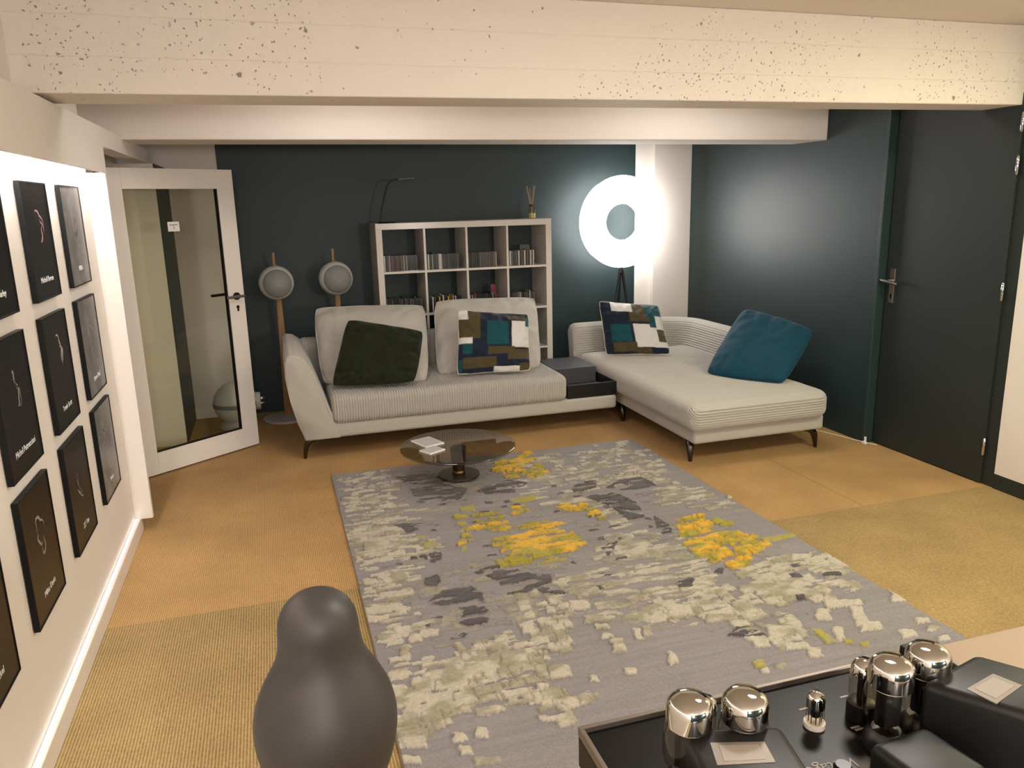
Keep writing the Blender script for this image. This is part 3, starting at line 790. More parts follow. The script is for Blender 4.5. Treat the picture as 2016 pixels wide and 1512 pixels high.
# ================================================================== SOFA
def ribs_x(pitch, amp, tufts=()):
    def f(p, n):
        ph = np.abs(np.sin(np.pi*p[:, 0]/pitch))**.6
        vis = np.clip(1-np.abs(n[:, 0])**2, 0, 1)
        o = p+n*((ph-.6)*amp*vis)[:, None]
        for tx, ty in tufts:
            d2 = (p[:, 0]-tx)**2+(p[:, 1]-ty)**2
            o[:, 2] -= np.where(n[:, 2] > .3, .016*np.exp(-d2/.05**2), 0)
        o[:, 2] += np.where(n[:, 2] > .3, .012*np.sin((p[:, 0])*5+1)*.4, 0)
        return o
    return f
def ribs_y(pitch, amp, tufts=()):
    def f(p, n):
        w = np.abs(n[:, 1])
        ph = np.abs(np.sin(np.pi*(p[:, 1]-np.where(w > .3, 1, 0)*p[:, 2])/pitch))**.6
        o = p+n*((ph-.6)*amp)[:, None]
        for tx, ty in tufts:
            d2 = (p[:, 0]-tx)**2+(p[:, 1]-ty)**2
            o[:, 2] -= np.where(n[:, 2] > .3, .02*np.exp(-d2/.07**2), 0)
        o[:, 2] += np.where(n[:, 2] > .3, .009*(fbm(p[:, 0]*7, p[:, 1]*7, 33, 2)-.5), 0)
        return o
    return f
def leg(name, p, lean, parent, h=.14):
    """slim blade leg: wide bracket under the frame, drawn out to a narrow foot"""
    p = Vector(p); l = Vector(lean)
    bm = B()
    sweep(bm, [p+l*.105+Vector((0, 0, h+.004)), p+l*.06+Vector((0, 0, h-.004)), p+l*.025+Vector((0, 0, h-.022)), p+l*.008+Vector((0, 0, h-.055)), p+Vector((0, 0, h*.3)), p-l*.004],
          [.020, .024, .029, .025, .018, .0135], 12, .8)
    return obj(name, bm, 'gun_metal', parent, 60)

S = empty('sofa', (1.2, 5.75, 0), 'long light grey sofa with one curved arm and black storage tray', 'sofa')
soft_box('base_frame', .15, 2.442, 5.275, 6.26, .14, .245, .025, (.2, .2, .05), None, 'fabric', S)
arm = [(.125, .14), (.085, .26), (.048, .42), (.028, .58), (.03, .69), (.05, .725), (.10, .722), (.15, .69), (.20, .60), (.245, .47), (.29, .33), (.33, .245), (.36, .14)]
bm = B(); prism(bm, arm, 5.27, 6.26, 'Y', .012)
obj('arm', bm, 'fabric', S, 50)
# ribbed pad lying over the arm's top and inner side
bm = B()
path = [(.04, .70), (.07, .728), (.11, .722), (.155, .688), (.205, .598), (.25, .468), (.296, .33), (.325, .26)]
fine = []
for i in range(len(path)-1):
    for j in range(6):
        t = j/6; fine.append((path[i][0]*(1-t)+path[i+1][0]*t, path[i][1]*(1-t)+path[i+1][1]*t))
fine.append(path[-1])
prev = None
ys = np.arange(5.285, 6.25, .004)
rows = []
for iy, yy in enumerate(ys):
    row = []
    off = .008+.006*abs(math.sin(math.pi*yy/.022))
    if iy in (0, len(ys)-1): off = -.004
    for i, (ax, az) in enumerate(fine):
        q0 = fine[max(i-1, 0)]; q1 = fine[min(i+1, len(fine)-1)]
        dx, dz = q1[0]-q0[0], q1[1]-q0[1]; L_ = math.hypot(dx, dz)
        e = 1 if 0 < i < len(fine)-1 else -.4
        row.append(bm.verts.new((ax-dz/L_*off*e, yy, az+dx/L_*off*e)))
    rows.append(row)
for r0, r1 in zip(rows, rows[1:]):
    for i in range(len(r0)-1): bm.faces.new([r0[i], r0[i+1], r1[i+1], r1[i]])
obj('arm_pad', bm, 'fabric', S, 179)
soft_box('backrest', .15, 2.05, 6.10, 6.26, .24, .70, .05, (.0055, .06, .03), ribs_x(.022, .007), 'fabric', S)
soft_box('seat_cushion', .315, 2.035, 5.255, 6.11, .238, .438, .05, (.00225, .04, .04), ribs_x(.018, .012, [(.75, 5.5), (1.18, 5.5), (1.6, 5.5), (.95, 5.85), (1.4, 5.85), (1.85, 5.8)]), 'fabric', S)
# black tray console between the two modules
cs = obj('storage_tray', box(box(box(box(box(B(), 2.045, 2.442, 5.285, 6.06, .245, .275), 2.045, 2.442, 5.285, 5.297, .275, .348, .001), 2.43, 2.442, 5.297, 6.06, .275, .348, .001), 2.045, 2.057, 5.297, 6.06, .275, .348, .001), 2.057, 2.43, 6.048, 6.06, .275, .348), 'black_lacquer', S)
obj('tray_lid', box(B(), 2.06, 2.415, 5.62, 6.045, .275, .405, .003), 'lid_grey', cs)
bm = B(); box(bm, 2.08, 2.42, 5.32, 5.58, .275, .285, .002)
obj('organiser_insert', bm, 'lid_grey', cs)
bm = B(); lathe(bm, [(.030, .285), (.030, .29), (.044, .29), (.044, .285)], (2.33, 5.40, 0), 28)
obj('coin_dish', bm, 'chrome', cs, 40)
bm = B(); lathe(bm, [(.050, .2855), (.050, .287), (.0, .287)], (2.17, 5.385, 0), 28)
obj('cup_recess', bm, 'black_frame', cs, 40)
leg('leg', (.118, 5.335, 0), (1, 0, 0), S)
leg('leg', (.14, 6.2, 0), (1, 0, 0), S)
leg('leg', (2.40, 6.2, 0), (-1, 0, 0), S)

CH = empty('chaise', (3.0, 5.2, 0), 'light grey ribbed chaise longue with low wraparound back by the dark wall', 'sofa')
soft_box('base_frame', 2.505, 3.50, 4.235, 6.24, .14, .25, .025, (.2, .2, .05), None, 'fabric', CH)
soft_box('seat_cushion', 2.447, 3.475, 4.165, 6.08, .245, .425, .06, (.04, .0021, .0021), ribs_y(.017, .012, [(2.75, 5.5), (2.8, 5.0), (3.1, 5.3), (2.95, 4.6), (3.25, 4.8), (3.05, 5.75)]), 'fabric', CH)
# wraparound back: profile swept along an L with a round corner
pth = [(2.43, 6.16)]
pth += [(2.43+(3.26-2.43)*t, 6.16) for t in np.linspace(.02, 1, 26)]
pth += [(3.26+.22*math.sin(a_), 5.94+.22*math.cos(a_)) for a_ in np.linspace(0.08, math.pi/2, 14)]
pth += [(3.48, 5.94-(5.94-5.02)*t) for t in np.linspace(.03, 1, 26)]
prof = []
for t in np.linspace(0, 1, 90): prof.append((-.055-.005*t+.0*t, .25+.35*t))          # inner side, going up
for a_ in np.linspace(math.pi, 0, 24): prof.append((.008+.063*math.cos(a_), .60+.06*math.sin(a_)))
for t in np.linspace(.05, 1, 20): prof.append((.071, .60-.345*t))
prof.append((-.055, .252))
cum = [0]
for p0, p1 in zip(prof, prof[1:]): cum.append(cum[-1]+math.hypot(p1[0]-p0[0], p1[1]-p0[1]))
bm = B(); rings = []
for i, (px, py) in enumerate(pth):
    q0 = pth[max(i-1, 0)]; q1 = pth[min(i+1, len(pth)-1)]
    tx, ty = q1[0]-q0[0], q1[1]-q0[1]; L_ = math.hypot(tx, ty); ox, oy = -ty/L_, tx/L_   # outward normal (left of travel)
    end = min(i, len(pth)-1-i); sc_ = {0: .82, 1: .95}.get(end, 1)
    drop = 0
    ring = []
    for (po, pz), cu in zip(prof, cum):
        rb = .008*(abs(math.sin(math.pi*cu/.02))-.5) if cu < cum[113] else 0
        if po < 0: o_ = po-rb
        else: o_ = po+rb
        o_ = .008+(o_-.008)*sc_
        lean_ = .06*max(0, (pz-.25)/.4)
        ring.append(bm.verts.new((px+ox*(o_+lean_), py+oy*(o_+lean_), .4+(pz-.4)*(sc_ if pz > .4 else 1))))
    rings.append(ring)
n_ = len(prof)
for r0, r1 in zip(rings, rings[1:]):
    for k_ in range(n_): bm.faces.new([r0[k_], r0[(k_+1) % n_], r1[(k_+1) % n_], r1[k_]])
bm.faces.new(rings[0][::-1]); bm.faces.new(rings[-1])
obj('backrest', bm, 'fabric', CH, 60)
leg('leg', (2.535, 4.33, 0), (.25, .97, 0), CH)
leg('leg', (3.475, 4.285, 0), (-1, 0, 0), CH)
leg('leg', (2.54, 5.37, 0), (0, 1, 0), CH)
leg('leg', (3.45, 6.1, 0), (-1, 0, 0), CH)

# ---- cushions
def pillow(name, corners, T, m, label, group=None, n=56, seed=0, wr=.006, colfn=None, pinch=.05, piping=None, back=None, power=.55):
    bl, br, tr, tl = [Vector(c_) for c_ in corners]
    nr = ((br-bl).cross(tl-bl)).normalized()
    if nr.y > 0: nr = -nr
    V = []; idxF = {}; idxB = {}; cols = []; faces = []
    for side in (0, 1):
        for i in range(n+1):
            for j in range(n+1):
                u, v = -1+2*i/n, -1+2*j/n
                # smooth spacing towards edges
                u = math.sin(u*math.pi/2*.98)/math.sin(math.pi/2*.98); v = math.sin(v*math.pi/2*.98)/math.sin(math.pi/2*.98)
                edge = (i in (0, n)) or (j in (0, n))
                if side == 1 and edge: idxB[i, j] = idxF[i, j]; continue
                uu = u*(1-pinch*(1-v*v)*abs(u)); vv = v*(1-pinch*(1-u*u)*abs(v))
                rd = 1-.055*(abs(u)*abs(v))**5
                uu *= rd; vv *= rd
                wob = .012*noise.noise(Vector((u*2.2+seed, v*2.2, seed*1.7)))
                uu += wob*(abs(v) < .999 or 1)*abs(u)**4; vv += .012*noise.noise(Vector((u*2.6, v*2.6+seed, 9+seed)))*abs(v)**4
                s, t = (uu+1)/2, (vv+1)/2
                p = bl*(1-s)*(1-t)+br*s*(1-t)+tr*s*t+tl*(1-s)*t
                th = T/2*max(0, (1-abs(u)**3.2)*(1-abs(v)**3.2))**power
                nz = noise.noise(Vector((u*2.4+seed*3.1, v*2.4, seed)))*.6+noise.noise(Vector((u*6+seed, v*5, seed*2)))*.4
                ed = max(abs(u), abs(v))
                nz2 = math.sin((u*13 if abs(v) > abs(u) else v*9)+seed*2+3*noise.noise(Vector((u*3, v*3, seed))))*max(0, ed-.4)*2.2*(1-ed**8)
                off = th+(nz*wr*2.2+nz2*wr)*(1 if not edge else .0)*(1 if side == 0 else .4)
                p = p+nr*(off if side == 0 else -off)
                (idxF if side == 0 else idxB)[i, j] = len(V); V.append(p)
                cols.append(colfn(u, v, side) if colfn else None)
    for ix, fl in ((idxF, False), (idxB, True)):
        for i in range(n):
            for j in range(n):
                f_ = [ix[i, j], ix[i+1, j], ix[i+1, j+1], ix[i, j+1]]
                faces.append(f_[::-1] if fl else f_)
    me = bpy.data.meshes.new(name); me.from_pydata([tuple(v) for v in V], [], faces); me.update()
    if colfn:
        at = me.attributes.new('Col', 'FLOAT_COLOR', 'POINT')
        at.data.foreach_set('color', np.array([list(c_) for c_ in cols]).ravel())
    o = finish(name, me, m, None, 179)
    tag(o, label, 'cushion', group)
    rim = [idxF[i, 0] for i in range(n+1)]+[idxF[n, j] for j in range(1, n+1)]+[idxF[i, n] for i in range(n-1, -1, -1)]+[idxF[0, j] for j in range(n-1, 0, -1)]
    pts = [V[k_] for k_ in rim]
    bm = B(); sweep(bm, pts+[pts[0]], piping or .004, 6)
    e = obj('piping', bm, m if not colfn else 'cushion_linen', None)
    loc = Vector(o.location); el = Vector(e.location)
    e.data.transform(Matrix.Translation(el-loc)); e.location = (0, 0, 0); e.parent = o
    return o
# big back cushions
pillow('back_cushion', [onZ(636, 757, .435), onZ(843, 750, .435), onY(836, 600, 6.09), onY(617, 606, 6.09)], .18, 'cushion_linen', 'large plain light grey back cushion behind the dark green one', seed=1, wr=.010, pinch=.0, piping=.006, power=.62)
pillow('back_cushion', [onZ(862, 739, .43), onZ(1065, 724, .43), onY(1054, 585, 6.09), onY(855, 592, 6.09)], .18, 'cushion_linen', 'large plain light grey back cushion behind the sofa patchwork cushion', seed=2, wr=.010, pinch=.0, piping=.006, power=.62)
pillow('velvet_cushion', [onZ(652, 761, .47), onZ(818, 752, .47), onY(834, 652, 5.58), onY(684, 628, 5.66)], .12, 'green_velvet', 'dark olive green velvet cushion leaning on the sofa', seed=5, wr=.014, pinch=.01, power=.5)
pillow('velvet_cushion', [onZ(1388, 735, .435), onZ(1542, 756, .435), onY(1604, 650, 4.62), onY(1465, 607, 5.14)], .14, 'teal_velvet', 'petrol blue velvet cushion balanced on the chaise', seed=6, wr=.005, pinch=-.02, power=.42)
NAVY, OLV, TEA, WHT = srgb(18, 28, 46), srgb(72, 63, 37), srgb(13, 68, 76), srgb(206, 203, 198)
def patches(rects, base):
    def f(u, v, side):
        if side: return WHT
        x, y = (u+1)/2, (1-v)/2
        c_ = base
        for (x0_, x1_, y0_, y1_, k_) in rects:
            if x0_ <= x <= x1_ and y0_ <= y <= y1_: c_ = k_
        return c_
    return f
pa = patches([(0, .30, .0, .46, OLV), (0, .135, 0, .17, WHT), (.40, .69, .17, .56, TEA), (.68, .97, .06, .12, OLV), (.74, 1, .16, .60, WHT), (.94, 1, .05, .25, TEA),
              (0, .2, .44, .54, WHT), (.06, .19, .54, .70, TEA), (.42, .78, .58, .71, OLV), (.68, .98, .63, .80, OLV), (.07, .52, .75, .92, OLV), (0, .06, .78, 1, TEA), (.49, .85, .915, 1, WHT), (.84, 1, .86, 1, OLV)], NAVY)
pb = patches([(.18, .53, 0, .20, WHT), (.53, .76, 0, .20, OLV), (.46, .78, .20, .38, OLV), (.72, 1, 0, .28, TEA), (.78, .88, .20, .52, TEA), (.88, 1, .26, .52, WHT), (.5, .76, .43, .53, WHT),
              (.5, 1, .50, .88, WHT), (.87, 1, .53, .76, OLV), (.12, .44, .44, .76, TEA), (.14, .50, .78, .96, OLV), (.50, .72, .88, 1, OLV)], NAVY)
pillow('patchwork_cushion', [onZ(898, 740, .46), onZ(1046, 731, .46), onY(1042, 617, 5.64), onY(900, 608, 5.64)], .11, 'patch_fabric', 'navy, teal and olive patchwork cushion on the long sofa', 'patchwork cushions', n=96, seed=7, wr=.009, colfn=pa)
pillow('patchwork_cushion', [onZ(1192, 700, .437), onZ(1322, 699, .437), onY(1297, 600, 5.93), onY(1177, 592, 6.0)], .12, 'patch_fabric', 'patchwork cushion with large white squares, in the chaise corner', 'patchwork cushions', n=96, seed=8, wr=.009, colfn=pb)

# ================================================================== BOOKSHELF AND DISCS
YF = 6.335; bx0 = onY(742, 500, YF).x; bx1 = bx0+1.487; bz = 1.553; T_ = .05; t_ = .018; yb = YF+.39; ZB0 = .058
BS = empty('cube_bookshelf', ((bx0+bx1)/2, YF+.195, 0), 'white four by four cube bookcase filled with music discs', 'bookshelf')
obj('side_panel', box(B(), bx0, bx0+T_, YF, yb, ZB0, bz-T_, .0015), 'shelf_white', BS)
obj('side_panel', box(B(), bx1-T_, bx1, YF, yb, ZB0, bz-T_, .0015), 'shelf_white', BS)
obj('top_panel', box(B(), bx0, bx1, YF, yb, bz-T_, bz, .0015), 'shelf_white', BS)
obj('bottom_panel', box(B(), bx0+T_, bx1-T_, YF, yb, ZB0, ZB0+T_, .0015), 'shelf_white', BS)
obj('plinth', box(B(), bx0+.03, bx1-.03, YF+.03, yb-.02, 0, ZB0), 'shelf_white', BS)
cw = (bx1-bx0-2*T_-3*t_)/4; chh = (bz-ZB0-2*T_-3*t_)/4
for i in range(1, 4):
    z = bz-T_-i*chh-(i-1)*t_
    obj('shelf_board', box(B(), bx0+T_, bx1-T_, YF+.004, yb, z-t_, z, .001), 'shelf_white', BS)
for r in range(4):
    for c_ in range(1, 4):
        x = bx0+T_+c_*cw+(c_-1)*t_; z1 = bz-T_-r*(chh+t_)
        obj('divider', box(B(), x, x+t_, YF+.004, yb, z1-chh, z1, .001), 'shelf_white', BS)
CDM = []
for i, (c_, ro) in enumerate([((32, 30, 32), .25), ((205, 198, 190), .25), ((84, 78, 76), .25), ((112, 30, 34), .3), ((40, 36, 38), .25), ((150, 140, 132), .2), ((40, 46, 66), .3), ((200, 168, 60), .3), ((62, 48, 44), .25), ((22, 24, 26), .25), ((122, 26, 42), .3), ((225, 222, 216), .2)]):
    CDM.append(mat('disc_case_tone_%s' % 'abcdefghijkl'[i], c_, ro, coat=.5))
cdmesh = {}
def cd_mesh(mi, tall):
    key = (mi, tall)
    if key in cdmesh: return cdmesh[key]
    h_ = .125 if not tall else .137
    bm = B(); box(bm, -.0048, .0048, 0, .142, 0, h_, .0006, 1)
    box(bm, -.0042, .0042, -.0012, 0, .004, h_-.004)          # printed spine card standing proud
    bmesh.ops.recalc_face_normals(bm, faces=bm.faces)
    me = bpy.data.meshes.new('compact_disc'); bm.to_mesh(me); bm.free(); me.materials.append(CDM[mi]); cdmesh[key] = me
    return me
rowname = ['top row', 'second row']; colname = ['leftmost', 'second', 'third', 'rightmost']
fill = {(0, 0): (.0, .84, [0, 4, 2, 9, 5, 8, 1, 4, 0, 9, 3]), (0, 1): (.0, .84, [4, 1, 2, 0, 5, 9, 0, 4, 2]), (0, 2): (.0, .74, [4, 2, 8, 5, 0, 9, 8, 0, 4]), (0, 3): (.0, .72, [0, 2, 4, 1, 9, 6, 2]),
        (1, 0): (.0, .90, [9, 0, 4, 8, 2, 0, 6]), (1, 1): (.0, .84, [0, 9, 2, 7, 1, 3, 0, 4]), (1, 2): (.0, .72, [0, 9, 8, 10, 4, 2, 0, 5]), (1, 3): (.0, .72, [2, 4, 8, 5, 0, 9, 2])}
for (r, c_), (f0, f1, pal) in fill.items():
    xa = bx0+T_+c_*(cw+t_)+.006; z = bz-T_-(r+1)*chh-r*t_
    rnd = random.Random(r*10+c_)
    x = xa+.006
    g = 'discs in the %s cell of the %s' % (colname[c_], rowname[r])
    while x < xa+cw*f1:
        o = bpy.data.objects.new('compact_disc', cd_mesh(rnd.choice(pal), rnd.random() < .06))
        o.location = (x, YF+.03+rnd.uniform(0, .012), z+.0003)
        COL.objects.link(o)
        tag(o, 'slim music disc case standing in the %s cell of the %s' % (colname[c_], rowname[r]), 'disc case', g)
        x += .0106+(.004 if rnd.random() < .05 else 0)
# a tall red case standing behind the third cell's discs and a dark one in the rightmost cell
for (r, c_, fx, mi, lb) in ((1, 2, .79, 10, 'taller red case standing at the end of the second row'), (0, 3, .62, 9, 'taller black case standing behind the rightmost top row discs')):
    xa = bx0+T_+c_*(cw+t_); z = bz-T_-(r+1)*chh-r*t_
    hw = .024 if r else .045
    bm = B(); box(bm, xa+cw*fx-hw, xa+cw*fx+hw, YF+.20, YF+.214, z+.0005, z+.19 if r else z+.165, .001); box(bm, xa+cw*fx-hw+.001, xa+cw*fx+hw-.001, YF+.198, YF+.2, z+.006, z+.16)
    tag(obj('disc_box', bm, CDM[mi]), lb, 'disc case')
for k_ in range(5):
    xa = bx0+T_+3*(cw+t_); z = bz-T_-3*chh-2*t_
    o = bpy.data.objects.new('compact_disc', cd_mesh([0, 9, 4, 8, 0][k_], False)); o.location = (xa+cw*.55+k_*.0108, YF+.05, z+.0003); COL.objects.link(o)
    tag(o, 'dark disc case on the third shelf beside the back cushion', 'disc case', 'discs in the rightmost cell of the third row')

# ---- slim desk lamp on the shelf
lx = onY(749, 433, YF+.12)
DL = empty('desk_lamp', (lx.x+.03, YF+.12, bz), 'slim black desk lamp with bent stem and silver head on the bookcase', 'lamp')
obj('base', lathe(B(), [(.0, bz), (.075, bz), (.078, bz+.004), (.074, bz+.010), (.0, bz+.012)], (lx.x+.055, YF+.12, 0), 32), 'lamp_black', DL, 40)
s = [onY(*q, YF+.12) for q in ((749, 434), (752, 410), (757, 388), (763, 365), (766, 359), (773, 355), (784, 353))]
s[0].z = bz+.008
obj('stem', sweep(B(), s, .0065, 10), 'lamp_black', DL, 50)
e0 = onY(784, 353, YF+.12); e1 = onY(816, 350.5, YF+.10)
obj('head', sweep(B(), [e0, e0+(e1-e0)*.1, e0+(e1-e0)*.95, e1], [.007, .009, .009, .006], 12, .6), 'steel', DL, 50)
# ---- reed diffuser
rp = onY(1047, 428, YF+.10)
RD = empty('reed_diffuser', (rp.x, YF+.10, bz), 'small glass reed diffuser with wooden sticks on the bookcase', 'diffuser')
c0 = (rp.x, YF+.10, bz)
obj('bottle', lathe(B(), [(.0, .001), (.031, .001), (.033, .006), (.033, .075), (.028, .088), (.014, .096), (.013, .106)], c0, 24), 'bottle_glass', RD, 50)
obj('oil', lathe(B(), [(.0, .004), (.030, .004), (.030, .045), (.0, .045)], c0, 24), 'diffuser_oil', RD, 50)
obj('collar', lathe(B(), [(.015, .100), (.018, .102), (.018, .118), (.010, .120), (.010, .100)], c0, 20, caps=False), 'lamp_black', RD, 40)
for k_, (dx, dy, hh) in enumerate(((-.045, .0, .27), (-.030, .02, .272), (-.02, -.02, .25), (.022, .01, .275), (.030, -.01, .27), (.036, .02, .262))):
    obj('reed', sweep(B(), [(c0[0]-dx*.28, c0[1]-dy*.2, bz+.01), (c0[0]+dx, c0[1]+dy, bz+hh)], .0022, 6), 'reed', RD)

# ================================================================== RING LAMP
RY = 6.44
rc = onY(1226, 437, RY)
RL = empty('ring_floor_lamp', (rc.x, RY+.03, 0), 'glowing white ring shaped floor lamp on a black tripod', 'lamp')
R1, R0 = .398, .160
def ring_band(prof, n=96):
    bm = B(); rings = []
    for k_ in range(n):
        a_ = 2*math.pi*k_/n
        rings.append([bm.verts.new((rc.x+r_*math.cos(a_), RY+y_, rc.z+r_*math.sin(a_))) for r_, y_ in prof])
    m_ = len(prof)
    for k_ in range(n):
        A_, B_ = rings[k_], rings[(k_+1) % n]
        for j in range(m_): bm.faces.new([A_[j], A_[(j+1) % m_], B_[(j+1) % m_], B_[j]])
    return bm
obj('ring_shade', ring_band([(R0, .0), (R0+.006, -.004), (R1-.006, -.004), (R1, .0), (R1, .02), (R0, .02)]), 'ring_glow', RL, 40)
obj('rear_diffuser', ring_band([(R0, .021), (R1, .021), (R1, .042), (R1-.006, .046), (R0+.006, .046), (R0, .042)]), 'ring_glow_rear', RL, 40)
obj('outer_rim', ring_band([(R1, .010), (R1+.005, .004), (R1+.005, .02), (R1, .018)]), 'base_white', RL, 40)
obj('inner_rim', ring_band([(R0, .010), (R0-.004, .010), (R0-.004, .018), (R0, .018)]), 'base_white', RL, 40)
hub = Vector((rc.x-.005, RY+.02, rc.z-R1-.004))
obj('tripod_hub', lathe(B(), [(.012, -.05), (.02, -.045), (.02, .0), (.012, .012)], hub, 16), 'lamp_black', RL, 40)
for ang in (200, 345, 90):
    a_ = math.radians(ang)
    ft = Vector((hub.x+.19*math.cos(a_), hub.y+.125*math.sin(a_), .0))
    obj('tripod_leg', sweep(B(), [hub+Vector((.01*math.cos(a_), .01*math.sin(a_), -.02)), ft+Vector((0, 0, .01)), ft], [.012, .009, .008], 10), 'lamp_black', RL, 50)

# ================================================================== SPHERE SPEAKERS
def sphere_speaker(x, y, zc, label):
    r_ = empty('sphere_speaker', (x, y, 0), label, 'speaker', 'sphere speakers on wooden stands')
    R_ = .135
    o = obj('shell', sphere(B(), (x, y, zc), R_, 48, 32), 'sphere_grey', r_, 179)
    # grille cap facing the room
    tx = Vector((.10, -1, .02)).normalized()
    bm = B(); pr_ = []
    for k_ in range(14):
        th = math.radians(52)*k_/13
        pr_.append(((R_+.0035)*math.sin(th), (R_+.0035)*math.cos(th)))
    pr_.append((R_*math.sin(math.radians(52)), R_*math.cos(math.radians(53))-.004))
    lathe(bm, pr_, (0, 0, 0), 48, caps=False)
    bmesh.ops.transform(bm, matrix=Matrix.Translation((x, y, zc)) @ tx.to_track_quat('Z', 'Y').to_matrix().to_4x4(), verts=bm.verts)
    g = obj('grille', bm, 'grille_grey', r_, 60)
    bm = B(); box(bm, x+.0, x+.03, y-R_-.0055, y-R_-.003, zc-.012, zc-.009)
    obj('name_badge', bm, 'steel', g)
    yy = y+.05
    bm = B()
    prism(bm, [(yy+.012, .02), (yy+.05, .02), (yy+.055, .75), (yy+.05, zc+.16), (yy+.03, zc+.232), (yy+.022, zc+.232), (yy+.012, .75)], x-.014, x+.006, 'X', .002)
    obj('stand_post', bm, 'stand_wood', r_, 40)
    bm = B()
    prism(bm, [(x-.03, .02), (x+.045, .02), (x+.034, .7), (x+.02, zc+.13), (x+.008, zc+.15), (x-.014, .8)], yy+.008, yy+.026, 'Y', .002)
    obj('stand_fin', bm, 'stand_wood', r_, 40)
    obj('foot_plate', lathe(B(), [(.0, .0), (.185, .0), (.19, .008), (.185, .018), (.0, .02)], (x-.01, yy-.02, 0), 48), 'base_white', r_, 40)
    return r_
p1 = onY(544, 557, 6.44); p2 = onY(661, 548, 6.42)
sphere_speaker(p1.x, 6.44, p1.z, 'sphere speaker on wooden stand, nearer the glass door')
sphere_speaker(p2.x, 6.42, p2.z, 'sphere speaker on wooden stand, nearer the bookcase')
# large sphere behind the glass door
sc = Vector((-.36, 6.38, .195)); SR = .168
SB = empty('sphere_subwoofer', (sc.x, sc.y, 0), 'large grey spherical subwoofer on a ring, behind the glass door', 'speaker')
obj('shell', sphere(B(), sc, SR, 48, 32), 'sphere_grey', SB, 179)
bm = B(); lathe(bm, [(SR*.985, -.02), (SR+.003, -.02), (SR+.003, .012), (SR*.985, .012)], sc, 48, caps=False)
obj('waist_band', bm, 'grille_grey', SB, 40)
bm = B(); lathe(bm, [(.09, .0), (.13, .0), (.125, .03), (.095, .055), (.085, .05)], (sc.x, sc.y, 0), 40, caps=False)
obj('floor_ring', bm, 'base_white', SB, 50)
bm = B(); lathe(bm, [(.02, .135), (.07, .14), (.07, .185), (.064, .192), (.0, .192)], sc, 32, 'X', caps=False)
tm = obj('terminal_cup', bm, 'sphere_grey', SB, 40)
bm = B()
for dy, dz in ((-.02, .018), (.02, .018), (-.02, -.018), (.02, -.018)):
    lathe(bm, [(.007, .19), (.007, .215), (.004, .22)], sc+Vector((0, dy, dz)), 12, 'X')
obj('binding_posts', bm, 'chrome', tm, 40)

# ================================================================== COFFEE TABLE
tc_ = Vector((1.022, 4.555, .013)); tz = .222; zb = .024
TB = empty('coffee_table', (tc_.x, tc_.y, zb), 'low round smoked glass coffee table on a bronze pedestal', 'table')
obj('foot_disc', lathe(B(), [(.0, zb), (.128, zb), (.131, zb+.004), (.129, zb+.012), (.0, zb+.015)], (tc_.x, tc_.y, 0), 56), 'table_base_dark', TB, 40)
obj('pedestal', lathe(B(), [(.042, zb+.014), (.044, zb+.02), (.042, zb+.034), (.038, zb+.038), (.043, zb+.08), (.052, tz-.014), (.052, tz-.012)], (tc_.x, tc_.y, 0), 40), 'table_bronze', TB, 40)
obj('glass_top', lathe(B(), [(.0, tz-.012), (.2, tz-.012), (.34, tz-.012), (.358, tz-.012), (.362, tz-.009), (.362, tz-.003), (.359, tz-.0003), (.357, tz), (.34, tz), (.2, tz), (.0, tz)], (tc_.x, tc_.y, 0), 96), 'smoked_glass', TB, 40)
def case(pts, h_, label):
    q = [onZ(*p, tz+.0005) for p in pts]
    c_ = sum(q, Vector())/4
    e1 = ((q[2]-q[3])+(q[1]-q[0])).normalized(); wdt = ((q[1]-q[0]).length+(q[2]-q[3]).length)/2; dpt = ((q[3]-q[0]).length+(q[2]-q[1]).length)/2
    r_ = empty('disc_sleeve', c_, label, 'disc case', 'pale slim cases on the glass table', rz=math.atan2(e1.y, e1.x))
    b_ = obj('case', box(B(), -wdt/2, wdt/2, -dpt/2, dpt/2, 0, h_, .0015), 'white_plastic', r_, world=False)
    obj('cover_sheet', box(B(), -wdt/2+.006, wdt/2-.006, -dpt/2+.006, dpt/2-.006, h_, h_+.0008), 'base_white', r_, world=False)
case([(813, 871), (843, 885), (870, 872), (840, 861)], .010, 'larger pale square case lying on the glass table')
case([(830, 890), (852, 898), (872, 885), (850, 880)], .010, 'smaller pale square case overlapping the table centre')

# ================================================================== CABLE AND SKIRTING SOCKET
pts = [onZ(*q, .004) for q in ((1560, 838), (1585, 842), (1612, 848), (1640, 855), (1668, 862), (1695, 869), (1716, 874), (1727, 876))]
tag(obj('power_cable', sweep(B(), pts, .0045, 8), 'cable_white', None, 60), 'thin white power cable along the dark wall', 'cable')
p = onZ(1713, 872)
bm = B(); box(bm, XR2-.012, XR2-.004, 4.215, 4.232, .004, .05, .002); box(bm, XR2-.03, XR2-.008, 4.20, 4.235, .001, .018, .003)
tag(obj('cable_clip', bm, 'white_plastic'), 'small white plastic clip at the foot of the door jamb', 'cable clip')

# ================================================================== PEAR SHAPED SPEAKER (foreground)
pc = Vector((.026, 1.424, 0))
PS = empty('pear_speaker', pc, 'dark grey pear shaped loudspeaker standing on the matting in the foreground', 'speaker')
ctrl = [(.0, .976), (.022, .9745), (.042, .967), (.060, .952), (.072, .932), (.0775, .908), (.0790, .882), (.0830, .855), (.092, .830), (.107, .803), (.123, .772), (.135, .740), (.141, .705), (.139, .665), (.130, .622), (.115, .58), (.095, .535), (.075, .50), (.058, .47), (.05, .45), (.0, .45)]
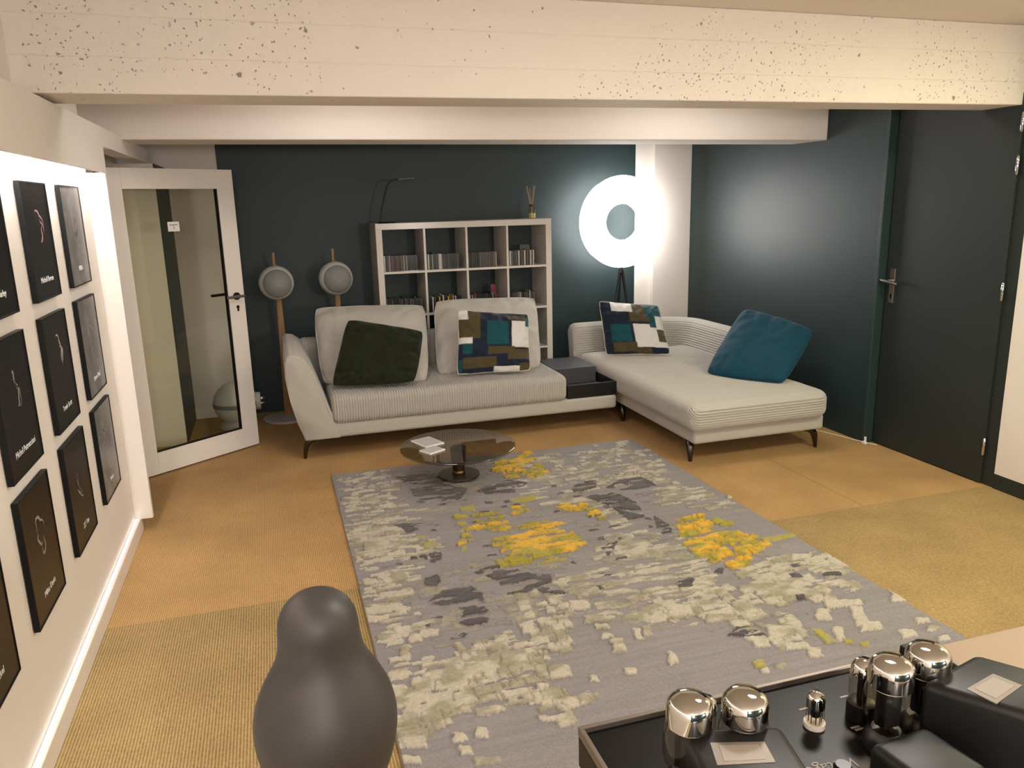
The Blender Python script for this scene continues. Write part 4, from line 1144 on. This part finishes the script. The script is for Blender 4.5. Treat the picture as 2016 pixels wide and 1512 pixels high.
# smooth the profile (Catmull-Rom)
sm = []
for i in range(len(ctrl)-2):
    p0, p1_, p2_, p3 = ctrl[max(i-1, 0)], ctrl[i], ctrl[i+1], ctrl[min(i+2, len(ctrl)-1)]
    for j in range(5):
        t = j/5
        f_ = lambda a_, b_, c_, d_: .5*((2*b_)+(-a_+c_)*t+(2*a_-5*b_+4*c_-d_)*t*t+(-a_+3*b_-3*c_+d_)*t**3)
        sm.append((max(0, f_(p0[0], p1_[0], p2_[0], p3[0])), f_(p0[1], p1_[1], p2_[1], p3[1])))
sm += ctrl[-2:]
obj('cabinet', lathe(B(), sm, pc, 72), 'pear_grey', PS, 60)
obj('stem', lathe(B(), [(.03, .455), (.022, .4), (.02, .1), (.03, .03)], pc, 32), 'gun_metal', PS, 50)
obj('foot', lathe(B(), [(.0, .0), (.16, .0), (.163, .008), (.155, .02), (.03, .032), (.0, .032)], pc, 48), 'pear_grey', PS, 40)

# ================================================================== TABLE AND VALVE AMPLIFIER
ZW = 1.02
TBL = empty('hifi_table', (1.0, .47, 0), 'light wooden table in the foreground under the valve amplifier', 'table')
obj('table_top', box(B(), .40, 2.3, .12, .835, ZW-.035, ZW, .003), 'light_wood', TBL)
for x, y in ((.44, .17), (.44, .78), (2.25, .17), (2.25, .78)):
    obj('leg', box(B(), x-.03, x+.03, y-.03, y+.03, 0, ZW-.035, .003), 'light_wood', TBL)
ZD = 1.08
ax0, ax1, ay0, ay1 = .302, .83, .40, .757
AMP = empty('valve_amplifier', ((ax0+ax1)/2, (ay0+ay1)/2, ZW), 'black valve amplifier with silver topped glass tubes and three black transformer covers', 'amplifier')
obj('chassis', box(B(), ax0, ax1, ay0, ay1, ZW+.012, ZD-.006, .003), 'amp_black', AMP)
for x in (ax0+.05, ax1-.05):
    for y in (ay0+.05, ay1-.05):
        obj('foot', lathe(B(), [(.0, ZW), (.018, ZW), (.02, ZW+.012), (.0, ZW+.013)], (x, y, 0), 20), 'tube_base', AMP, 40)
bm = B(); w_ = .006
box(bm, ax0, ax1, ay1-w_, ay1, ZD-.006, ZD+.006, .001); box(bm, ax0, ax0+w_, ay0, ay1-w_, ZD-.006, ZD+.006, .001)
box(bm, ax1-w_, ax1, ay0, ay1-w_, ZD-.006, ZD+.006, .001); box(bm, ax0+w_, ax1-w_, ay0, ay0+w_, ZD-.006, ZD+.006, .001)
obj('deck_rim', bm, 'amp_rim', AMP)
obj('deck_plate', box(B(), ax0+w_, ax1-w_, ay0+w_, ay1-w_, ZD-.006, ZD-.001), 'amp_deck', AMP)
def at_base(px, py): return onZ(px, py, ZD)
def power_tube(p, h=.108, r=.0275):
    c_ = (p.x, p.y, ZD-.001)
    o = obj('power_tube', lathe(B(), [(.016, .020), (.020, .026), (r*.93, .036), (r, .046), (r, .066), (r*.95, .073), (r*.9, .080), (r*.9, .098), (r*.86, .104), (r*.7, .109), (r*.4, .1115), (.0, .112)], c_, 36), 'tube_glass', AMP, 60)
    obj('silver_cap', lathe(B(), [(r*.885, .080), (r*.885, .097), (r*.845, .1035), (r*.69, .1085), (r*.4, .111), (.0, .1115)], c_, 36, caps=False), 'chrome', o, 60)
    obj('socket', lathe(B(), [(.0, .0), (.024, .0), (.024, .012), (.018, .020), (.016, .022), (.0, .022)], c_, 28), 'tube_base', o, 40)
    bm = B(); box(bm, p.x-.012, p.x+.012, p.y-.008, p.y+.008, ZD+.026, ZD+.076, .002); box(bm, p.x-.016, p.x-.012, p.y-.0015, p.y+.0015, ZD+.03, ZD+.072); box(bm, p.x+.012, p.x+.016, p.y-.0015, p.y+.0015, ZD+.03, ZD+.072)
    obj('anode_plate', bm, 'tube_anode', o)
    obj('mica_disc', lathe(B(), [(.0, .077), (.021, .077), (.021, .078), (.0, .078)], c_, 24), 'tube_white', o)
def top_at(px, py, hh): 
    return onZ(px, py, ZD+hh)
power_tube(top_at(1757, 1305, .105)); power_tube(top_at(1829, 1280, .105)); power_tube(top_at(1358, 1380, .105)); power_tube(top_at(1468, 1372, .105))
def driver_tube(p, r=.0155, h=.075):
    c_ = (p.x, p.y, ZD-.001)
    o = obj('driver_tube', lathe(B(), [(r*.9, .022), (r, .03), (r, .062), (r*.92, .071), (r*.6, .077), (.0, .079)], c_, 28), 'tube_glass', AMP, 60)
    obj('silver_cap', lathe(B(), [(r*.985, .060), (r*.985, .062), (r*.9, .0705), (r*.59, .0765), (.0, .0785)], c_, 28, caps=False), 'chrome', o, 60)
    obj('socket', lathe(B(), [(.0, 0), (r*1.08, 0), (r*1.08, .022), (r*.9, .024), (.0, .024)], c_, 24), 'tube_base', o, 40)
    obj('anode_plate', lathe(B(), [(.0, .026), (.006, .026), (.006, .056), (.0, .056)], c_, 14), 'tube_anode', o, 40)
driver_tube(top_at(1703, 1300, .076)); driver_tube(top_at(1386, 1372, .076))
p = onZ(1608, 1362, ZD+.045); c_ = (p.x, p.y, ZD-.001)
o = obj('small_tube', lathe(B(), [(.010, .006), (.0108, .010), (.0108, .038), (.009, .043), (.003, .046), (.0012, .052), (.0, .0525)], c_, 24), 'tube_glass', AMP, 60)
obj('silver_cap', lathe(B(), [(.0106, .026), (.0106, .0378), (.0088, .0426), (.003, .0455), (.0, .047)], c_, 24, caps=False), 'chrome', o, 60)
obj('socket', lathe(B(), [(.0, 0), (.0125, 0), (.0125, .006), (.0, .007)], c_, 24), 'tube_white', o, 40)
bm = B()
for k_ in range(9):
    a_ = 2*math.pi*k_/9; sweep(bm, [(p.x+.0075*math.cos(a_), p.y+.0075*math.sin(a_), ZD+.005), (p.x+.0075*math.cos(a_), p.y+.0075*math.sin(a_), ZD+.02)], .0007, 5)
obj('pins', bm, 'steel', o)
obj('anode_plate', lathe(B(), [(.0, .014), (.0055, .014), (.0055, .03), (.0, .03)], c_, 14), 'tube_anode', o, 40)
def trafo(corner_px, zt, plate_px, name='transformer_cover'):
    """cover traced by three top corners at height zt (back-left, back-right, front-right)"""
    A_, B_, C_ = [onZ(*q, zt) for q in corner_px]
    D_ = A_+(C_-B_)
    bm = B()
    lo = lambda q: Vector((q.x, q.y, ZD-.001))
    hexa(bm, [lo(D_), lo(C_), lo(B_), lo(A_), D_, C_, B_, A_])
    es = [e for e in bm.edges if not all(v.co.z < zt-.01 for v in e.verts)]
    bmesh.ops.bevel(bm, geom=es, offset=.010, segments=4, profile=.5, affect='EDGES')
    o_ = obj(name, bm, 'trafo_black', AMP, 40)
    if plate_px:
        q = [onZ(*p_, zt+.0006) for p_ in plate_px]
        up = Vector((0, 0, .0014))
        bm = B(); hexa(bm, [v-up for v in q]+[v for v in q]); pl_ = obj('name_plate', bm, 'plate_metal', o_)
        cc = sum(q, Vector())/4
        bm = B(); hexa(bm, [cc+(v-cc)*.72-up for v in q]+[cc+(v-cc)*.72+Vector((0, 0, .0004)) for v in q]); obj('etched_panel', bm, 'plate_etch', o_)
    return o_
trafo([(1337, 1432), (1538, 1424), (1640, 1580)], 1.155, [(1412, 1506), (1527, 1500), (1505, 1460), (1398, 1462)])
trafo([(1812, 1342), (1920, 1284), (2160, 1350)], 1.165, [(1903, 1356), (1962, 1385), (2013, 1349), (1955, 1326)])
trafo([(1708, 1462), (1822, 1424), (1960, 1515)], 1.135, None)
# deck printing and a toggle
pt = onZ(1640, 1508, ZD); mt = Matrix.Translation((pt.x, pt.y, ZD-.0006)) @ Matrix.Rotation(math.pi-.05, 4, 'Z')
text_obj('deck_lettering', 'Vintage', .022, mt, 'plate_etch', AMP, shear=.3)
for px, py in ((1662, 1372), (1582, 1396), (1684, 1432), (1692, 1436)):
    q = onZ(px, py, ZD-.001); bm = B(); box(bm, q.x-.006, q.x+.006, q.y-.0015, q.y+.0015, ZD-.001, ZD-.0004)
    obj('deck_mark', bm, 'plate_etch', AMP)
q = onZ(1660, 1506, ZD+.02)
obj('selector_knob', lathe(B(), [(.0, 0), (.010, 0), (.010, .018), (.008, .022), (.0, .022)], (q.x, q.y, ZD-.001), 20), 'tube_base', AMP, 40)
# small black control box behind the far tube
q = onZ(1788, 1290, ZD)
obj('bias_terminal', box(B(), q.x-.012, q.x+.012, q.y-.008, q.y+.005, ZD-.001, ZD+.016, .002), 'amp_black', AMP)
